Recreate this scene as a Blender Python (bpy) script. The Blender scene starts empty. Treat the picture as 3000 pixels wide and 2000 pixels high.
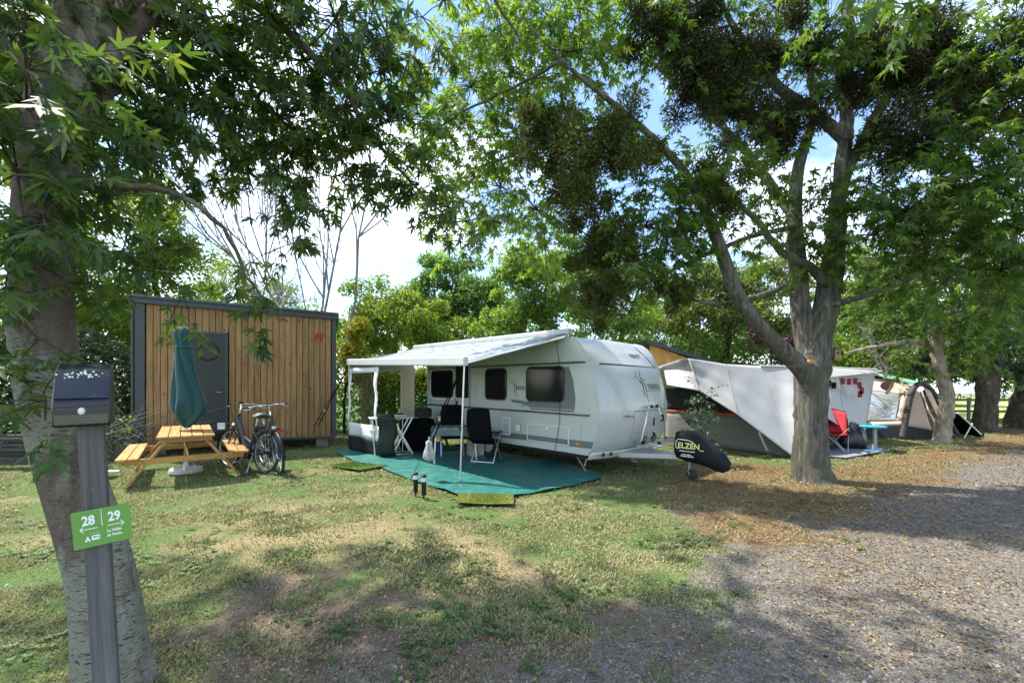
import bpy, bmesh, math, random
import numpy as np
from mathutils import Vector, Matrix, Euler
R = math.radians
random.seed(7)
rng = np.random.default_rng(11)
scene = bpy.context.scene
COL = scene.collection

# ------------------------------------------------------------------ camera, sky, sun, exposure
EYE = 1.72
cam_data = bpy.data.cameras.new('camera')
cam = bpy.data.objects.new('camera', cam_data); COL.objects.link(cam)
cam.location = (0, 0, EYE); cam.rotation_euler = (R(90), 0, 0)
cam_data.sensor_width = 36; cam_data.lens = 15.306
cam_data.shift_y = 96 / 2352
cam_data.clip_start = 0.05; cam_data.clip_end = 2000
scene.camera = cam

SUN = Vector((-1.2, 0.55, 2.1)).normalized()
world = bpy.data.worlds.new('World'); scene.world = world; world.use_nodes = True
wn = world.node_tree; wn.nodes.clear()
def wnode(t, **k):
    n = wn.nodes.new(t)
    for a, b in k.items(): setattr(n, a, b)
    return n
sky = wnode('ShaderNodeTexSky', sky_type='NISHITA', sun_disc=False)
sky.sun_elevation = math.asin(SUN.z); sky.sun_rotation = math.atan2(SUN.x, SUN.y)
sky.air_density = 1.0; sky.dust_density = 0.1; sky.ozone_density = 2.0
tc = wnode('ShaderNodeTexCoord'); mp = wnode('ShaderNodeMapping'); mp.inputs['Scale'].default_value = (1.0, 1.0, 2.2)
mp.inputs['Location'].default_value = (4.4, 4.4, 0.6)
nz = wnode('ShaderNodeTexNoise'); nz.inputs['Scale'].default_value = 2.2; nz.inputs['Detail'].default_value = 7; nz.inputs['Roughness'].default_value = 0.56
rp = wnode('ShaderNodeValToRGB'); rp.color_ramp.elements[0].position = 0.47; rp.color_ramp.elements[1].position = 0.68
mx = wnode('ShaderNodeMix', data_type='RGBA'); mx.inputs['B'].default_value = (8.6, 8.9, 9.3, 1)
bg = wnode('ShaderNodeBackground'); bg.inputs['Strength'].default_value = 0.15
wo = wnode('ShaderNodeOutputWorld')
L = wn.links.new
L(tc.outputs['Generated'], mp.inputs['Vector']); L(mp.outputs['Vector'], nz.inputs['Vector']); L(nz.outputs['Fac'], rp.inputs['Fac'])
L(rp.outputs['Color'], mx.inputs['Factor']); L(sky.outputs['Color'], mx.inputs['A']); L(mx.outputs['Result'], bg.inputs['Color']); L(bg.outputs['Background'], wo.inputs['Surface'])

sun_data = bpy.data.lights.new('sun', 'SUN'); sun_data.energy = 4.1; sun_data.angle = R(0.9); sun_data.color = (1.0, 0.94, 0.84)
sun = bpy.data.objects.new('sun', sun_data); COL.objects.link(sun)
sun.rotation_euler = SUN.to_track_quat('Z', 'Y').to_euler(); sun.location = (-30, 14, 50)

scene.view_settings.view_transform = 'Standard'; scene.view_settings.look = 'None'
scene.view_settings.exposure = 1.32; scene.view_settings.gamma = 1.0; scene.view_settings.use_curve_mapping = False
scene.render.engine = 'CYCLES'
scene.cycles.max_bounces = 6; scene.cycles.diffuse_bounces = 3; scene.cycles.transmission_bounces = 6; scene.cycles.transparent_max_bounces = 8
scene.cycles.use_denoising = True; scene.cycles.use_adaptive_sampling = True; scene.cycles.adaptive_threshold = 0.02
scene.cycles.sample_clamp_indirect = 6; scene.cycles.caustics_reflective = False; scene.cycles.caustics_refractive = False; scene.cycles.use_light_tree = False

# ------------------------------------------------------------------ helpers
def at(dx, dy, Y):            # a real point at distance Y that is seen at (dx, dy) on a 2352 px wide frame
    return Vector(((dx - 1176) / 1000 * Y, Y, EYE - (dy - 880) / 1000 * Y))
def gnd(dx, dy):
    return at(dx, dy, 1000 * EYE / (dy - 880))

def tag(o, label=None, cat=None, group=None, kind=None):
    if label: o['label'] = label
    if cat: o['category'] = cat
    if group: o['group'] = group
    if kind: o['kind'] = kind
    return o
def thing(name, label, cat, loc=(0, 0, 0), rz=0.0, group=None):
    o = bpy.data.objects.new(name, None); COL.objects.link(o)
    o.empty_display_size = 0.2
    o.location = loc; o.rotation_euler = (0, 0, rz)
    return tag(o, label, cat, group)
def copy_tree(o, parent=None):
    c = o.copy(); COL.objects.link(c); c.parent = parent
    for ch in list(o.children): copy_tree(ch, c)
    return c
def link_mesh(name, me, mat=None, parent=None):
    o = bpy.data.objects.new(name, me); COL.objects.link(o)
    if mat is not None and not me.materials: me.materials.append(mat)
    if parent is not None: o.parent = parent
    return o
def frame_of(d, up=Vector((0, 0, 1))):
    d = d.normalized()
    if abs(d.dot(up)) > 0.98: up = Vector((0, 1, 0))
    s = d.cross(up).normalized(); u = s.cross(d).normalized()
    return d, s, u

class MB:
    def __init__(self): self.v = []; self.f = []
    def add(self, vs, fs):
        n = len(self.v); self.v += [tuple(p) for p in vs]; self.f += [tuple(i + n for i in f) for f in fs]; return self
    def box(self, c, s, M=None):
        c = Vector(c); h = Vector(s) / 2; vs = []
        for x in (-1, 1):
            for y in (-1, 1):
                for z in (-1, 1):
                    p = Vector((x * h.x, y * h.y, z * h.z)); vs.append(c + (M @ p if M else p))
        return self.add(vs, [(0, 1, 3, 2), (4, 6, 7, 5), (0, 4, 5, 1), (2, 3, 7, 6), (0, 2, 6, 4), (1, 5, 7, 3)])
    def bar(self, a, b, w, h, up=Vector((0, 0, 1))):
        a = Vector(a); b = Vector(b); d, s, u = frame_of(b - a, up); vs = []
        for p in (a, b):
            for i, j in ((-1, -1), (1, -1), (1, 1), (-1, 1)): vs.append(p + s * (i * w / 2) + u * (j * h / 2))
        return self.add(vs, [(0, 1, 2, 3), (7, 6, 5, 4), (0, 4, 5, 1), (1, 5, 6, 2), (2, 6, 7, 3), (3, 7, 4, 0)])
    def tube(self, pts, r, seg=8, closed=False, caps=True):
        pts = [Vector(p) for p in pts]; n = len(pts)
        rr = r if isinstance(r, (list, tuple)) else [r] * n
        vs = []; prev = None
        for i, p in enumerate(pts):
            if closed: d = pts[(i + 1) % n] - pts[i - 1]
            else: d = (pts[min(i + 1, n - 1)] - pts[max(i - 1, 0)])
            d = d.normalized() if d.length > 1e-9 else Vector((0, 0, 1))
            if prev is None: _, s, u = frame_of(d)
            else:
                s = prev - d * prev.dot(d)
                s = s.normalized() if s.length > 1e-6 else frame_of(d)[1]
                u = s.cross(d).normalized()
            prev = s
            for k in range(seg):
                a = 2 * math.pi * k / seg; vs.append(p + (s * math.cos(a) + u * math.sin(a)) * rr[i])
        fs = []
        for i in range(n if closed else n - 1):
            j = (i + 1) % n
            for k in range(seg): fs.append((i * seg + k, i * seg + (k + 1) % seg, j * seg + (k + 1) % seg, j * seg + k))
        if caps and not closed: fs += [tuple(range(seg))[::-1], tuple((n - 1) * seg + k for k in range(seg))]
        return self.add(vs, fs)
    def prism(self, poly, off):
        poly = [Vector(p) for p in poly]; off = Vector(off); n = len(poly)
        fs = [tuple(range(n))[::-1], tuple(range(n, 2 * n))] + [(i, (i + 1) % n, n + (i + 1) % n, n + i) for i in range(n)]
        return self.add(poly + [p + off for p in poly], fs)
    def lathe(self, prof, seg=16, c=(0, 0, 0), M=None, fold=None):
        c = Vector(c); vs = []; n = len(prof)
        for i, (r, z) in enumerate(prof):
            for k in range(seg):
                a = 2 * math.pi * k / seg
                q = r if fold is None else fold(r, z, a)
                p = Vector((q * math.cos(a), q * math.sin(a), z)); vs.append(c + (M @ p if M else p))
        fs = [(i * seg + k, i * seg + (k + 1) % seg, (i + 1) * seg + (k + 1) % seg, (i + 1) * seg + k) for i in range(n - 1) for k in range(seg)]
        if prof[0][0] > 1e-6: fs.append(tuple(range(seg))[::-1])
        if prof[-1][0] > 1e-6: fs.append(tuple((n - 1) * seg + k for k in range(seg)))
        return self.add(vs, fs)
    def grid(self, fn, nu, nv):
        vs = [fn(i / nu, j / nv) for i in range(nu + 1) for j in range(nv + 1)]
        fs = [(i * (nv + 1) + j, (i + 1) * (nv + 1) + j, (i + 1) * (nv + 1) + j + 1, i * (nv + 1) + j + 1) for i in range(nu) for j in range(nv)]
        return self.add(vs, fs)
    def build(self, name, mat, parent=None, bevel=0, smooth=None, solid=0, recalc=True, bseg=2):
        me = bpy.data.meshes.new(name); me.from_pydata(self.v, [], self.f)
        if recalc or bevel:
            bm = bmesh.new(); bm.from_mesh(me)
            if recalc: bmesh.ops.recalc_face_normals(bm, faces=bm.faces)
            if bevel:
                es = [e for e in bm.edges if len(e.link_faces) == 2 and e.calc_face_angle(0) > R(30)]
                bmesh.ops.bevel(bm, geom=es, offset=bevel, segments=bseg, affect='EDGES', profile=0.5, clamp_overlap=True)
            bm.to_mesh(me); bm.free()
        if smooth is not None:
            me.shade_smooth()
            if smooth: me.set_sharp_from_angle(angle=R(smooth))
        o = link_mesh(name, me, mat, parent)
        if solid:
            m = o.modifiers.new('thickness', 'SOLIDIFY'); m.thickness = solid; m.offset = 0
        return o

def rrect(x0, y0, x1, y1, r, n=5):
    pts = []
    for cx, cy, a0 in ((x1 - r, y1 - r, 0), (x0 + r, y1 - r, 90), (x0 + r, y0 + r, 180), (x1 - r, y0 + r, 270)):
        for k in range(n + 1):
            a = R(a0 + 90 * k / n); pts.append((cx + r * math.cos(a), cy + r * math.sin(a)))
    return pts
def spline(pts, n=6):
    pts = [Vector(p) for p in pts]; out = []
    for i in range(len(pts) - 1):
        p0 = pts[max(i - 1, 0)]; p1 = pts[i]; p2 = pts[i + 1]; p3 = pts[min(i + 2, len(pts) - 1)]
        for k in range(n):
            t = k / n
            out.append(0.5 * ((2 * p1) + (p2 - p0) * t + (2 * p0 - 5 * p1 + 4 * p2 - p3) * t * t + (3 * p1 - p0 - 3 * p2 + p3) * t ** 3))
    out.append(pts[-1]); return out
def lerp_list(vals, n):
    out = []
    for i in range(len(vals) - 1):
        for k in range(n): out.append(vals[i] + (vals[i + 1] - vals[i]) * k / n)
    out.append(vals[-1]); return out

_text_cache = {}
def text_geo(body, size, bold=0.0, extrude=0.0):
    cu = bpy.data.curves.new('lettering_curve', 'FONT'); cu.body = body; cu.size = size; cu.resolution_u = 3
    cu.offset = bold; cu.extrude = extrude; cu.align_x = 'CENTER'; cu.align_y = 'CENTER'
    ob = bpy.data.objects.new('lettering_tmp', cu); COL.objects.link(ob)
    dg = bpy.context.evaluated_depsgraph_get(); dg.update()
    me = bpy.data.meshes.new_from_object(ob.evaluated_get(dg))
    vs = [Vector(v.co) for v in me.vertices]; fs = [tuple(p.vertices) for p in me.polygons]
    bpy.data.objects.remove(ob); bpy.data.curves.remove(cu); bpy.data.meshes.remove(me)
    return vs, fs

# ------------------------------------------------------------------ numpy noise
def _h(ix, iy, seed):
    n = (ix.astype(np.int64) * 374761393 + iy.astype(np.int64) * 668265263 + seed * 1442695041) & 0x7fffffff
    n = (n ^ (n >> 13)) * 1274126177 & 0x7fffffff
    return ((n ^ (n >> 16)) & 0xffff) / 65535.0
def vnoise(x, y, seed=0):
    ix = np.floor(x); iy = np.floor(y); fx = x - ix; fy = y - iy
    fx = fx * fx * (3 - 2 * fx); fy = fy * fy * (3 - 2 * fy)
    a = _h(ix, iy, seed); b = _h(ix + 1, iy, seed); c = _h(ix, iy + 1, seed); d = _h(ix + 1, iy + 1, seed)
    return (a * (1 - fx) + b * fx) * (1 - fy) + (c * (1 - fx) + d * fx) * fy
def fbm(x, y, scale=1.0, octv=4, seed=0):
    t = 0; amp = 1; s = 0
    for o in range(octv):
        t = t + amp * vnoise(x * scale + 17.3 * o, y * scale - 9.1 * o, seed + o); s += amp; amp *= 0.55; scale *= 2.03
    return t / s
def sstep(a, b, x):
    t = np.clip((x - a) / (b - a), 0, 1); return t * t * (3 - 2 * t)

# ------------------------------------------------------------------ materials
MATS = {}
def _nt(name):
    m = bpy.data.materials.new(name); m.use_nodes = True; nt = m.node_tree; nt.nodes.clear()
    out = nt.nodes.new('ShaderNodeOutputMaterial'); b = nt.nodes.new('ShaderNodeBsdfPrincipled'); nt.links.new(b.outputs[0], out.inputs['Surface'])
    return m, nt, b, out
def hexc(c, k=1.0): return (c[0] * k, c[1] * k, c[2] * k, 1)
def pm(name, col, rough=0.5, metal=0.0, var=0.12, vs=4.0, bump=0.0, bs=60.0, stretch=(1, 1, 1), rnd=0.0, coat=0.0, spec=0.5, dirt=None, ds=2.0, dlo=0.52, dhi=0.7, sheen=0.0):
    if name in MATS: return MATS[name]
    m, nt, b, out = _nt(name); N = nt.nodes.new; K = nt.links.new
    tcn = N('ShaderNodeTexCoord'); mpn = N('ShaderNodeMapping'); mpn.inputs['Scale'].default_value = stretch; K(tcn.outputs['Object'], mpn.inputs['Vector'])
    n1 = N('ShaderNodeTexNoise'); n1.inputs['Scale'].default_value = vs; n1.inputs['Detail'].default_value = 6; n1.inputs['Roughness'].default_value = 0.6; K(mpn.outputs[0], n1.inputs['Vector'])
    mixn = N('ShaderNodeMix'); mixn.data_type = 'RGBA'; mixn.inputs['A'].default_value = hexc(col, 1 - var * 1.6); mixn.inputs['B'].default_value = hexc(col, 1 + var * 1.6)
    K(n1.outputs['Fac'], mixn.inputs['Factor']); colout = mixn.outputs['Result']
    if dirt is not None:
        n2 = N('ShaderNodeTexNoise'); n2.inputs['Scale'].default_value = ds; n2.inputs['Detail'].default_value = 8; n2.inputs['Roughness'].default_value = 0.65; K(tcn.outputs['Object'], n2.inputs['Vector'])
        rr = N('ShaderNodeMapRange'); rr.inputs[1].default_value = dlo; rr.inputs[2].default_value = dhi; K(n2.outputs['Fac'], rr.inputs[0])
        m2 = N('ShaderNodeMix'); m2.data_type = 'RGBA'; m2.inputs['B'].default_value = (*dirt, 1); K(colout, m2.inputs['A']); K(rr.outputs[0], m2.inputs['Factor']); colout = m2.outputs['Result']
    if rnd:
        oi = N('ShaderNodeObjectInfo'); hs = N('ShaderNodeHueSaturation'); mr = N('ShaderNodeMapRange'); mr.inputs[3].default_value = 1 - rnd; mr.inputs[4].default_value = 1 + rnd
        K(oi.outputs['Random'], mr.inputs[0]); K(mr.outputs[0], hs.inputs['Value']); K(colout, hs.inputs['Color']); colout = hs.outputs['Color']
    K(colout, b.inputs['Base Color'])
    b.inputs['Roughness'].default_value = rough; b.inputs['Metallic'].default_value = metal; b.inputs['Specular IOR Level'].default_value = spec
    if coat: b.inputs['Coat Weight'].default_value = coat; b.inputs['Coat Roughness'].default_value = 0.08
    if sheen: b.inputs['Sheen Weight'].default_value = sheen
    if bump:
        n3 = N('ShaderNodeTexNoise'); n3.inputs['Scale'].default_value = bs; n3.inputs['Detail'].default_value = 5; K(mpn.outputs[0], n3.inputs['Vector'])
        bp = N('ShaderNodeBump'); bp.inputs['Strength'].default_value = bump; bp.inputs['Distance'].default_value = 0.01; K(n3.outputs['Fac'], bp.inputs['Height']); K(bp.outputs[0], b.inputs['Normal'])
    MATS[name] = m; return m

def woodm(name, c1, c2, axis=2, rough=0.6, knots=True, rnd=0.25, grain=1.0):
    m, nt, b, out = _nt(name); N = nt.nodes.new; K = nt.links.new
    tcn = N('ShaderNodeTexCoord'); oi = N('ShaderNodeObjectInfo'); ad = N('ShaderNodeVectorMath'); ad.operation = 'ADD'
    cmb = N('ShaderNodeVectorMath'); cmb.operation = 'SCALE'; cmb.inputs[0].default_value = (37, 53, 71); K(oi.outputs['Random'], cmb.inputs['Scale'])
    K(tcn.outputs['Object'], ad.inputs[0]); K(cmb.outputs[0], ad.inputs[1])
    sc = [26 * grain] * 3; sc[axis] = 1.6 * grain
    mpn = N('ShaderNodeMapping'); mpn.inputs['Scale'].default_value = sc; K(ad.outputs[0], mpn.inputs['Vector'])
    n1 = N('ShaderNodeTexNoise'); n1.inputs['Scale'].default_value = 1.0; n1.inputs['Detail'].default_value = 5; n1.inputs['Distortion'].default_value = 0.6; K(mpn.outputs[0], n1.inputs['Vector'])
    rp = N('ShaderNodeValToRGB'); rp.color_ramp.elements[0].position = 0.3; rp.color_ramp.elements[1].position = 0.7
    rp.color_ramp.elements[0].color = (*c1, 1); rp.color_ramp.elements[1].color = (*c2, 1); K(n1.outputs['Fac'], rp.inputs['Fac'])
    c = rp.outputs['Color']
    if knots:
        s2 = [6.5] * 3; s2[axis] = 2.6
        mp2 = N('ShaderNodeMapping'); mp2.inputs['Scale'].default_value = s2; K(ad.outputs[0], mp2.inputs['Vector'])
        vo = N('ShaderNodeTexVoronoi'); vo.inputs['Scale'].default_value = 1.0; K(mp2.outputs[0], vo.inputs['Vector'])
        mr = N('ShaderNodeMapRange'); mr.inputs[1].default_value = 0.06; mr.inputs[2].default_value = 0.13; mr.inputs[3].default_value = 0.85; mr.inputs[4].default_value = 0; K(vo.outputs['Distance'], mr.inputs[0])
        mk = N('ShaderNodeMix'); mk.data_type = 'RGBA'; mk.inputs['B'].default_value = hexc(c1, 0.3); K(c, mk.inputs['A']); K(mr.outputs[0], mk.inputs['Factor']); c = mk.outputs['Result']
    n4 = N('ShaderNodeTexNoise'); n4.inputs['Scale'].default_value = 1.1; n4.inputs['Detail'].default_value = 4; K(ad.outputs[0], n4.inputs['Vector'])
    hs = N('ShaderNodeHueSaturation'); m3 = N('ShaderNodeMath'); m3.operation = 'MULTIPLY_ADD'; m3.inputs[1].default_value = rnd * 2; m3.inputs[2].default_value = 1 - rnd; K(oi.outputs['Random'], m3.inputs[0])
    m4 = N('ShaderNodeMath'); m4.operation = 'MULTIPLY_ADD'; m4.inputs[1].default_value = 0.7; m4.inputs[2].default_value = 0.65; K(n4.outputs['Fac'], m4.inputs[0])
    m5 = N('ShaderNodeMath'); m5.operation = 'MULTIPLY'; K(m3.outputs[0], m5.inputs[0]); K(m4.outputs[0], m5.inputs[1]); K(m5.outputs[0], hs.inputs['Value'])
    K(c, hs.inputs['Color']); K(hs.outputs[0], b.inputs['Base Color']); b.inputs['Roughness'].default_value = rough; b.inputs['Specular IOR Level'].default_value = 0.25
    bp = N('ShaderNodeBump'); bp.inputs['Strength'].default_value = 0.25; bp.inputs['Distance'].default_value = 0.004; K(n1.outputs['Fac'], bp.inputs['Height']); K(bp.outputs[0], b.inputs['Normal'])
    return m

def leafm(name, cols, trans=0.4, tcol=None, rough=0.5, spec=0.35):
    """leaf tissue: colour by the leaf's own random number, light passes through"""
    m, nt, b, out = _nt(name); N = nt.nodes.new; K = nt.links.new
    a = N('ShaderNodeAttribute'); a.attribute_name = 'rnd'; oi = N('ShaderNodeObjectInfo'); s = N('ShaderNodeMath'); s.operation = 'ADD'; K(a.outputs['Fac'], s.inputs[0]); K(oi.outputs['Random'], s.inputs[1])
    fr = N('ShaderNodeMath'); fr.operation = 'FRACT'; K(s.outputs[0], fr.inputs[0])
    rp = N('ShaderNodeValToRGB'); e = rp.color_ramp.elements
    while len(e) < len(cols): e.new(0.5)
    for i, c in enumerate(cols): e[i].position = i / (len(cols) - 1); e[i].color = (*c, 1)
    K(fr.outputs[0], rp.inputs['Fac']); K(rp.outputs['Color'], b.inputs['Base Color']); b.inputs['Roughness'].default_value = rough; b.inputs['Specular IOR Level'].default_value = spec
    tr = N('ShaderNodeBsdfTranslucent'); mc = N('ShaderNodeMix'); mc.data_type = 'RGBA'; mc.blend_type = 'MULTIPLY'; mc.inputs['Factor'].default_value = 1; mc.inputs['B'].default_value = (*(tcol or (1.9, 2.0, 0.7)), 1)
    K(rp.outputs['Color'], mc.inputs['A']); K(mc.outputs['Result'], tr.inputs['Color'])
    ms = N('ShaderNodeMixShader'); ms.inputs[0].default_value = trans; K(b.outputs[0], ms.inputs[1]); K(tr.outputs[0], ms.inputs[2]); K(ms.outputs[0], out.inputs['Surface'])
    return m
def barkm(name, c1, c2, c3, sx=9, sz=3, bump=0.7, moss=None):
    m, nt, b, out = _nt(name); N = nt.nodes.new; K = nt.links.new
    tcn = N('ShaderNodeTexCoord'); mpn = N('ShaderNodeMapping'); mpn.inputs['Scale'].default_value = (sx, sx, sz); K(tcn.outputs['Object'], mpn.inputs['Vector'])
    n1 = N('ShaderNodeTexNoise'); n1.inputs['Scale'].default_value = 1; n1.inputs['Detail'].default_value = 8; n1.inputs['Roughness'].default_value = 0.65; n1.inputs['Distortion'].default_value = 0.5; K(mpn.outputs[0], n1.inputs['Vector'])
    rp = N('ShaderNodeValToRGB'); e = rp.color_ramp.elements; e.new(0.5)
    for i, (p, c) in enumerate(((0.33, c1), (0.52, c2), (0.68, c3))): e[i].position = p; e[i].color = (*c, 1)
    K(n1.outputs['Fac'], rp.inputs['Fac']); c = rp.outputs['Color']
    n2 = N('ShaderNodeTexNoise'); n2.inputs['Scale'].default_value = 2.2; n2.inputs['Detail'].default_value = 5; K(tcn.outputs['Object'], n2.inputs['Vector'])
    if moss:
        mr = N('ShaderNodeMapRange'); mr.inputs[1].default_value = 0.5; mr.inputs[2].default_value = 0.68; K(n2.outputs['Fac'], mr.inputs[0])
        mk = N('ShaderNodeMix'); mk.data_type = 'RGBA'; mk.inputs['B'].default_value = (*moss, 1); K(c, mk.inputs['A']); K(mr.outputs[0], mk.inputs['Factor']); c = mk.outputs['Result']
    K(c, b.inputs['Base Color']); b.inputs['Roughness'].default_value = 0.9; b.inputs['Specular IOR Level'].default_value = 0.15
    mp2 = N('ShaderNodeMapping'); mp2.inputs['Scale'].default_value = (sx * 5, sx * 5, sz * 4); K(tcn.outputs['Object'], mp2.inputs['Vector'])
    n3 = N('ShaderNodeTexNoise'); n3.inputs['Scale'].default_value = 1; n3.inputs['Detail'].default_value = 4; K(mp2.outputs[0], n3.inputs['Vector'])
    ad = N('ShaderNodeMath'); ad.operation = 'ADD'; K(n1.outputs['Fac'], ad.inputs[0]); K(n3.outputs['Fac'], ad.inputs[1])
    bp = N('ShaderNodeBump'); bp.inputs['Strength'].default_value = bump; bp.inputs['Distance'].default_value = 0.02; K(ad.outputs[0], bp.inputs['Height']); K(bp.outputs[0], b.inputs['Normal'])
    return m
def clearm(name, tint=(0.9, 0.92, 0.9), haze=0.25, rough=0.08, hazecol=(0.6, 0.6, 0.55), refl=0.07):
    """clear plastic film or glass: mostly see-through, some reflection, some milky scatter"""
    m, nt, b, out = _nt(name); N = nt.nodes.new; K = nt.links.new
    nt.nodes.remove(b); t = N('ShaderNodeBsdfTransparent'); t.inputs[0].default_value = (*tint, 1)
    g = N('ShaderNodeBsdfGlossy'); g.inputs['Roughness'].default_value = rough; g.inputs[0].default_value = (1, 1, 1, 1)
    d = N('ShaderNodeBsdfDiffuse'); d.inputs[0].default_value = (*hazecol, 1)
    fr = N('ShaderNodeValue'); fr.outputs[0].default_value = refl
    tcn = N('ShaderNodeTexCoord'); mpn = N('ShaderNodeMapping'); mpn.inputs['Scale'].default_value = (3, 3, 9); mpn.inputs['Rotation'].default_value = (0.5, 0.3, 0); K(tcn.outputs['Object'], mpn.inputs['Vector'])
    n1 = N('ShaderNodeTexNoise'); n1.inputs['Scale'].default_value = 2; n1.inputs['Detail'].default_value = 2; K(mpn.outputs[0], n1.inputs['Vector'])
    bp = N('ShaderNodeBump'); bp.inputs['Strength'].default_value = 0.4; bp.inputs['Distance'].default_value = 0.03; K(n1.outputs['Fac'], bp.inputs['Height']); K(bp.outputs[0], g.inputs['Normal'])
    m1 = N('ShaderNodeMixShader'); m1.inputs[0].default_value = haze; K(t.outputs[0], m1.inputs[1]); K(d.outputs[0], m1.inputs[2])
    m2 = N('ShaderNodeMixShader'); K(fr.outputs[0], m2.inputs[0]); K(m1.outputs[0], m2.inputs[1]); K(g.outputs[0], m2.inputs[2]); K(m2.outputs[0], out.inputs['Surface'])
    return m
def rampm(name, cols, rough=0.8, spec=0.2):
    m, nt, b, out = _nt(name); N = nt.nodes.new; K = nt.links.new
    a = N('ShaderNodeAttribute'); a.attribute_name = 'rnd'; rp = N('ShaderNodeValToRGB'); e = rp.color_ramp.elements
    while len(e) < len(cols): e.new(0.5)
    for i, c in enumerate(cols): e[i].position = i / (len(cols) - 1); e[i].color = (*c, 1)
    K(a.outputs['Fac'], rp.inputs['Fac']); K(rp.outputs['Color'], b.inputs['Base Color']); b.inputs['Roughness'].default_value = rough; b.inputs['Specular IOR Level'].default_value = spec
    return m

def lenticelm(name):
    m, nt, b, out = _nt(name); N = nt.nodes.new; K = nt.links.new
    tcn = N('ShaderNodeTexCoord')
    def noise(sc, det, rough=.6, dist=0):
        mp = N('ShaderNodeMapping'); mp.inputs['Scale'].default_value = sc; K(tcn.outputs['Object'], mp.inputs['Vector'])
        n = N('ShaderNodeTexNoise'); n.inputs['Scale'].default_value = 1; n.inputs['Detail'].default_value = det; n.inputs['Roughness'].default_value = rough; n.inputs['Distortion'].default_value = dist; K(mp.outputs[0], n.inputs['Vector']); return n.outputs['Fac']
    def rng_(f, a, c, lo=0, hi=1):
        r = N('ShaderNodeMapRange'); r.inputs[1].default_value = a; r.inputs[2].default_value = c; r.inputs[3].default_value = lo; r.inputs[4].default_value = hi; K(f, r.inputs[0]); return r.outputs[0]
    def mix(f, a, c):
        n = N('ShaderNodeMix'); n.data_type = 'RGBA'; K(f, n.inputs['Factor'])
        for q, k in ((a, 'A'), (c, 'B')):
            if isinstance(q, tuple): n.inputs[k].default_value = (*q, 1)
            else: K(q, n.inputs[k])
        return n.outputs['Result']
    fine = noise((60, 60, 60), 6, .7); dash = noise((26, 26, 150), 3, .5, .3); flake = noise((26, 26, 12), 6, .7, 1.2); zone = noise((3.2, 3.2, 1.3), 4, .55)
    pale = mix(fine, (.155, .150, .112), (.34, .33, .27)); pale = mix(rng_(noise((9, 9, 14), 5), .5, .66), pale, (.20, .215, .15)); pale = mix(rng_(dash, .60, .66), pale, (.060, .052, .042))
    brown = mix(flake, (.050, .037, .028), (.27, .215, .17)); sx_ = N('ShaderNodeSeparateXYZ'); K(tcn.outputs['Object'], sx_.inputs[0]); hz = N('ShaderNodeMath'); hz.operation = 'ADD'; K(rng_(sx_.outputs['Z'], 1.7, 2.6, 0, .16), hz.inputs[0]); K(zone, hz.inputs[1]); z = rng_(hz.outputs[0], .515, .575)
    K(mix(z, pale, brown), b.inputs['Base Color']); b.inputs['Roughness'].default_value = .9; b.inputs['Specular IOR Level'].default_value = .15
    h1 = N('ShaderNodeMath'); h1.operation = 'MULTIPLY'; K(flake, h1.inputs[0]); K(z, h1.inputs[1]); h2 = N('ShaderNodeMath'); h2.operation = 'MULTIPLY_ADD'; h2.inputs[1].default_value = 2.0; K(h1.outputs[0], h2.inputs[0])
    h3 = N('ShaderNodeMath'); h3.operation = 'MULTIPLY_ADD'; h3.inputs[1].default_value = -.6; K(rng_(dash, .58, .68), h3.inputs[0]); K(fine, h3.inputs[2]); K(h3.outputs[0], h2.inputs[2])
    bp = N('ShaderNodeBump'); bp.inputs['Strength'].default_value = .9; bp.inputs['Distance'].default_value = .012; K(h2.outputs[0], bp.inputs['Height']); K(bp.outputs[0], b.inputs['Normal'])
    return m

# ------------------------------------------------------------------ plant machinery
def nrm(a): return a / np.maximum(np.linalg.norm(a, axis=-1, keepdims=True), 1e-9)
def rots(normal, tip):
    y = nrm(tip); x = nrm(np.cross(y, normal)); z = np.cross(x, y)
    return np.stack([x, y, z], axis=-1)
def tri_mesh(name, V, F, rnd=None):
    me = bpy.data.meshes.new(name); nf = len(F)
    me.vertices.add(len(V)); me.vertices.foreach_set('co', np.asarray(V, np.float32).ravel())
    me.loops.add(nf * 3); me.loops.foreach_set('vertex_index', np.asarray(F, np.int32).ravel())
    me.polygons.add(nf); me.polygons.foreach_set('loop_start', np.arange(0, nf * 3, 3, dtype=np.int32))
    try: me.polygons.foreach_set('loop_total', np.full(nf, 3, np.int32))
    except Exception: pass
    if rnd is not None:
        a = me.attributes.new('rnd', 'FLOAT', 'POINT'); a.data.foreach_set('value', np.asarray(rnd, np.float32))
    me.update(calc_edges=True); me.validate()
    return me
def scatter(name, T, pos, Rm, sc, rnd):
    V, F = T; N = len(pos); k = len(V)
    P = np.einsum('nij,kj->nki', Rm, V) * np.asarray(sc)[:, None, None] + pos[:, None, :]
    Fi = (F[None] + (np.arange(N) * k)[:, None, None]).reshape(-1, 3)
    return tri_mesh(name, P.reshape(-1, 3), Fi, np.repeat(rnd, k))

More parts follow.
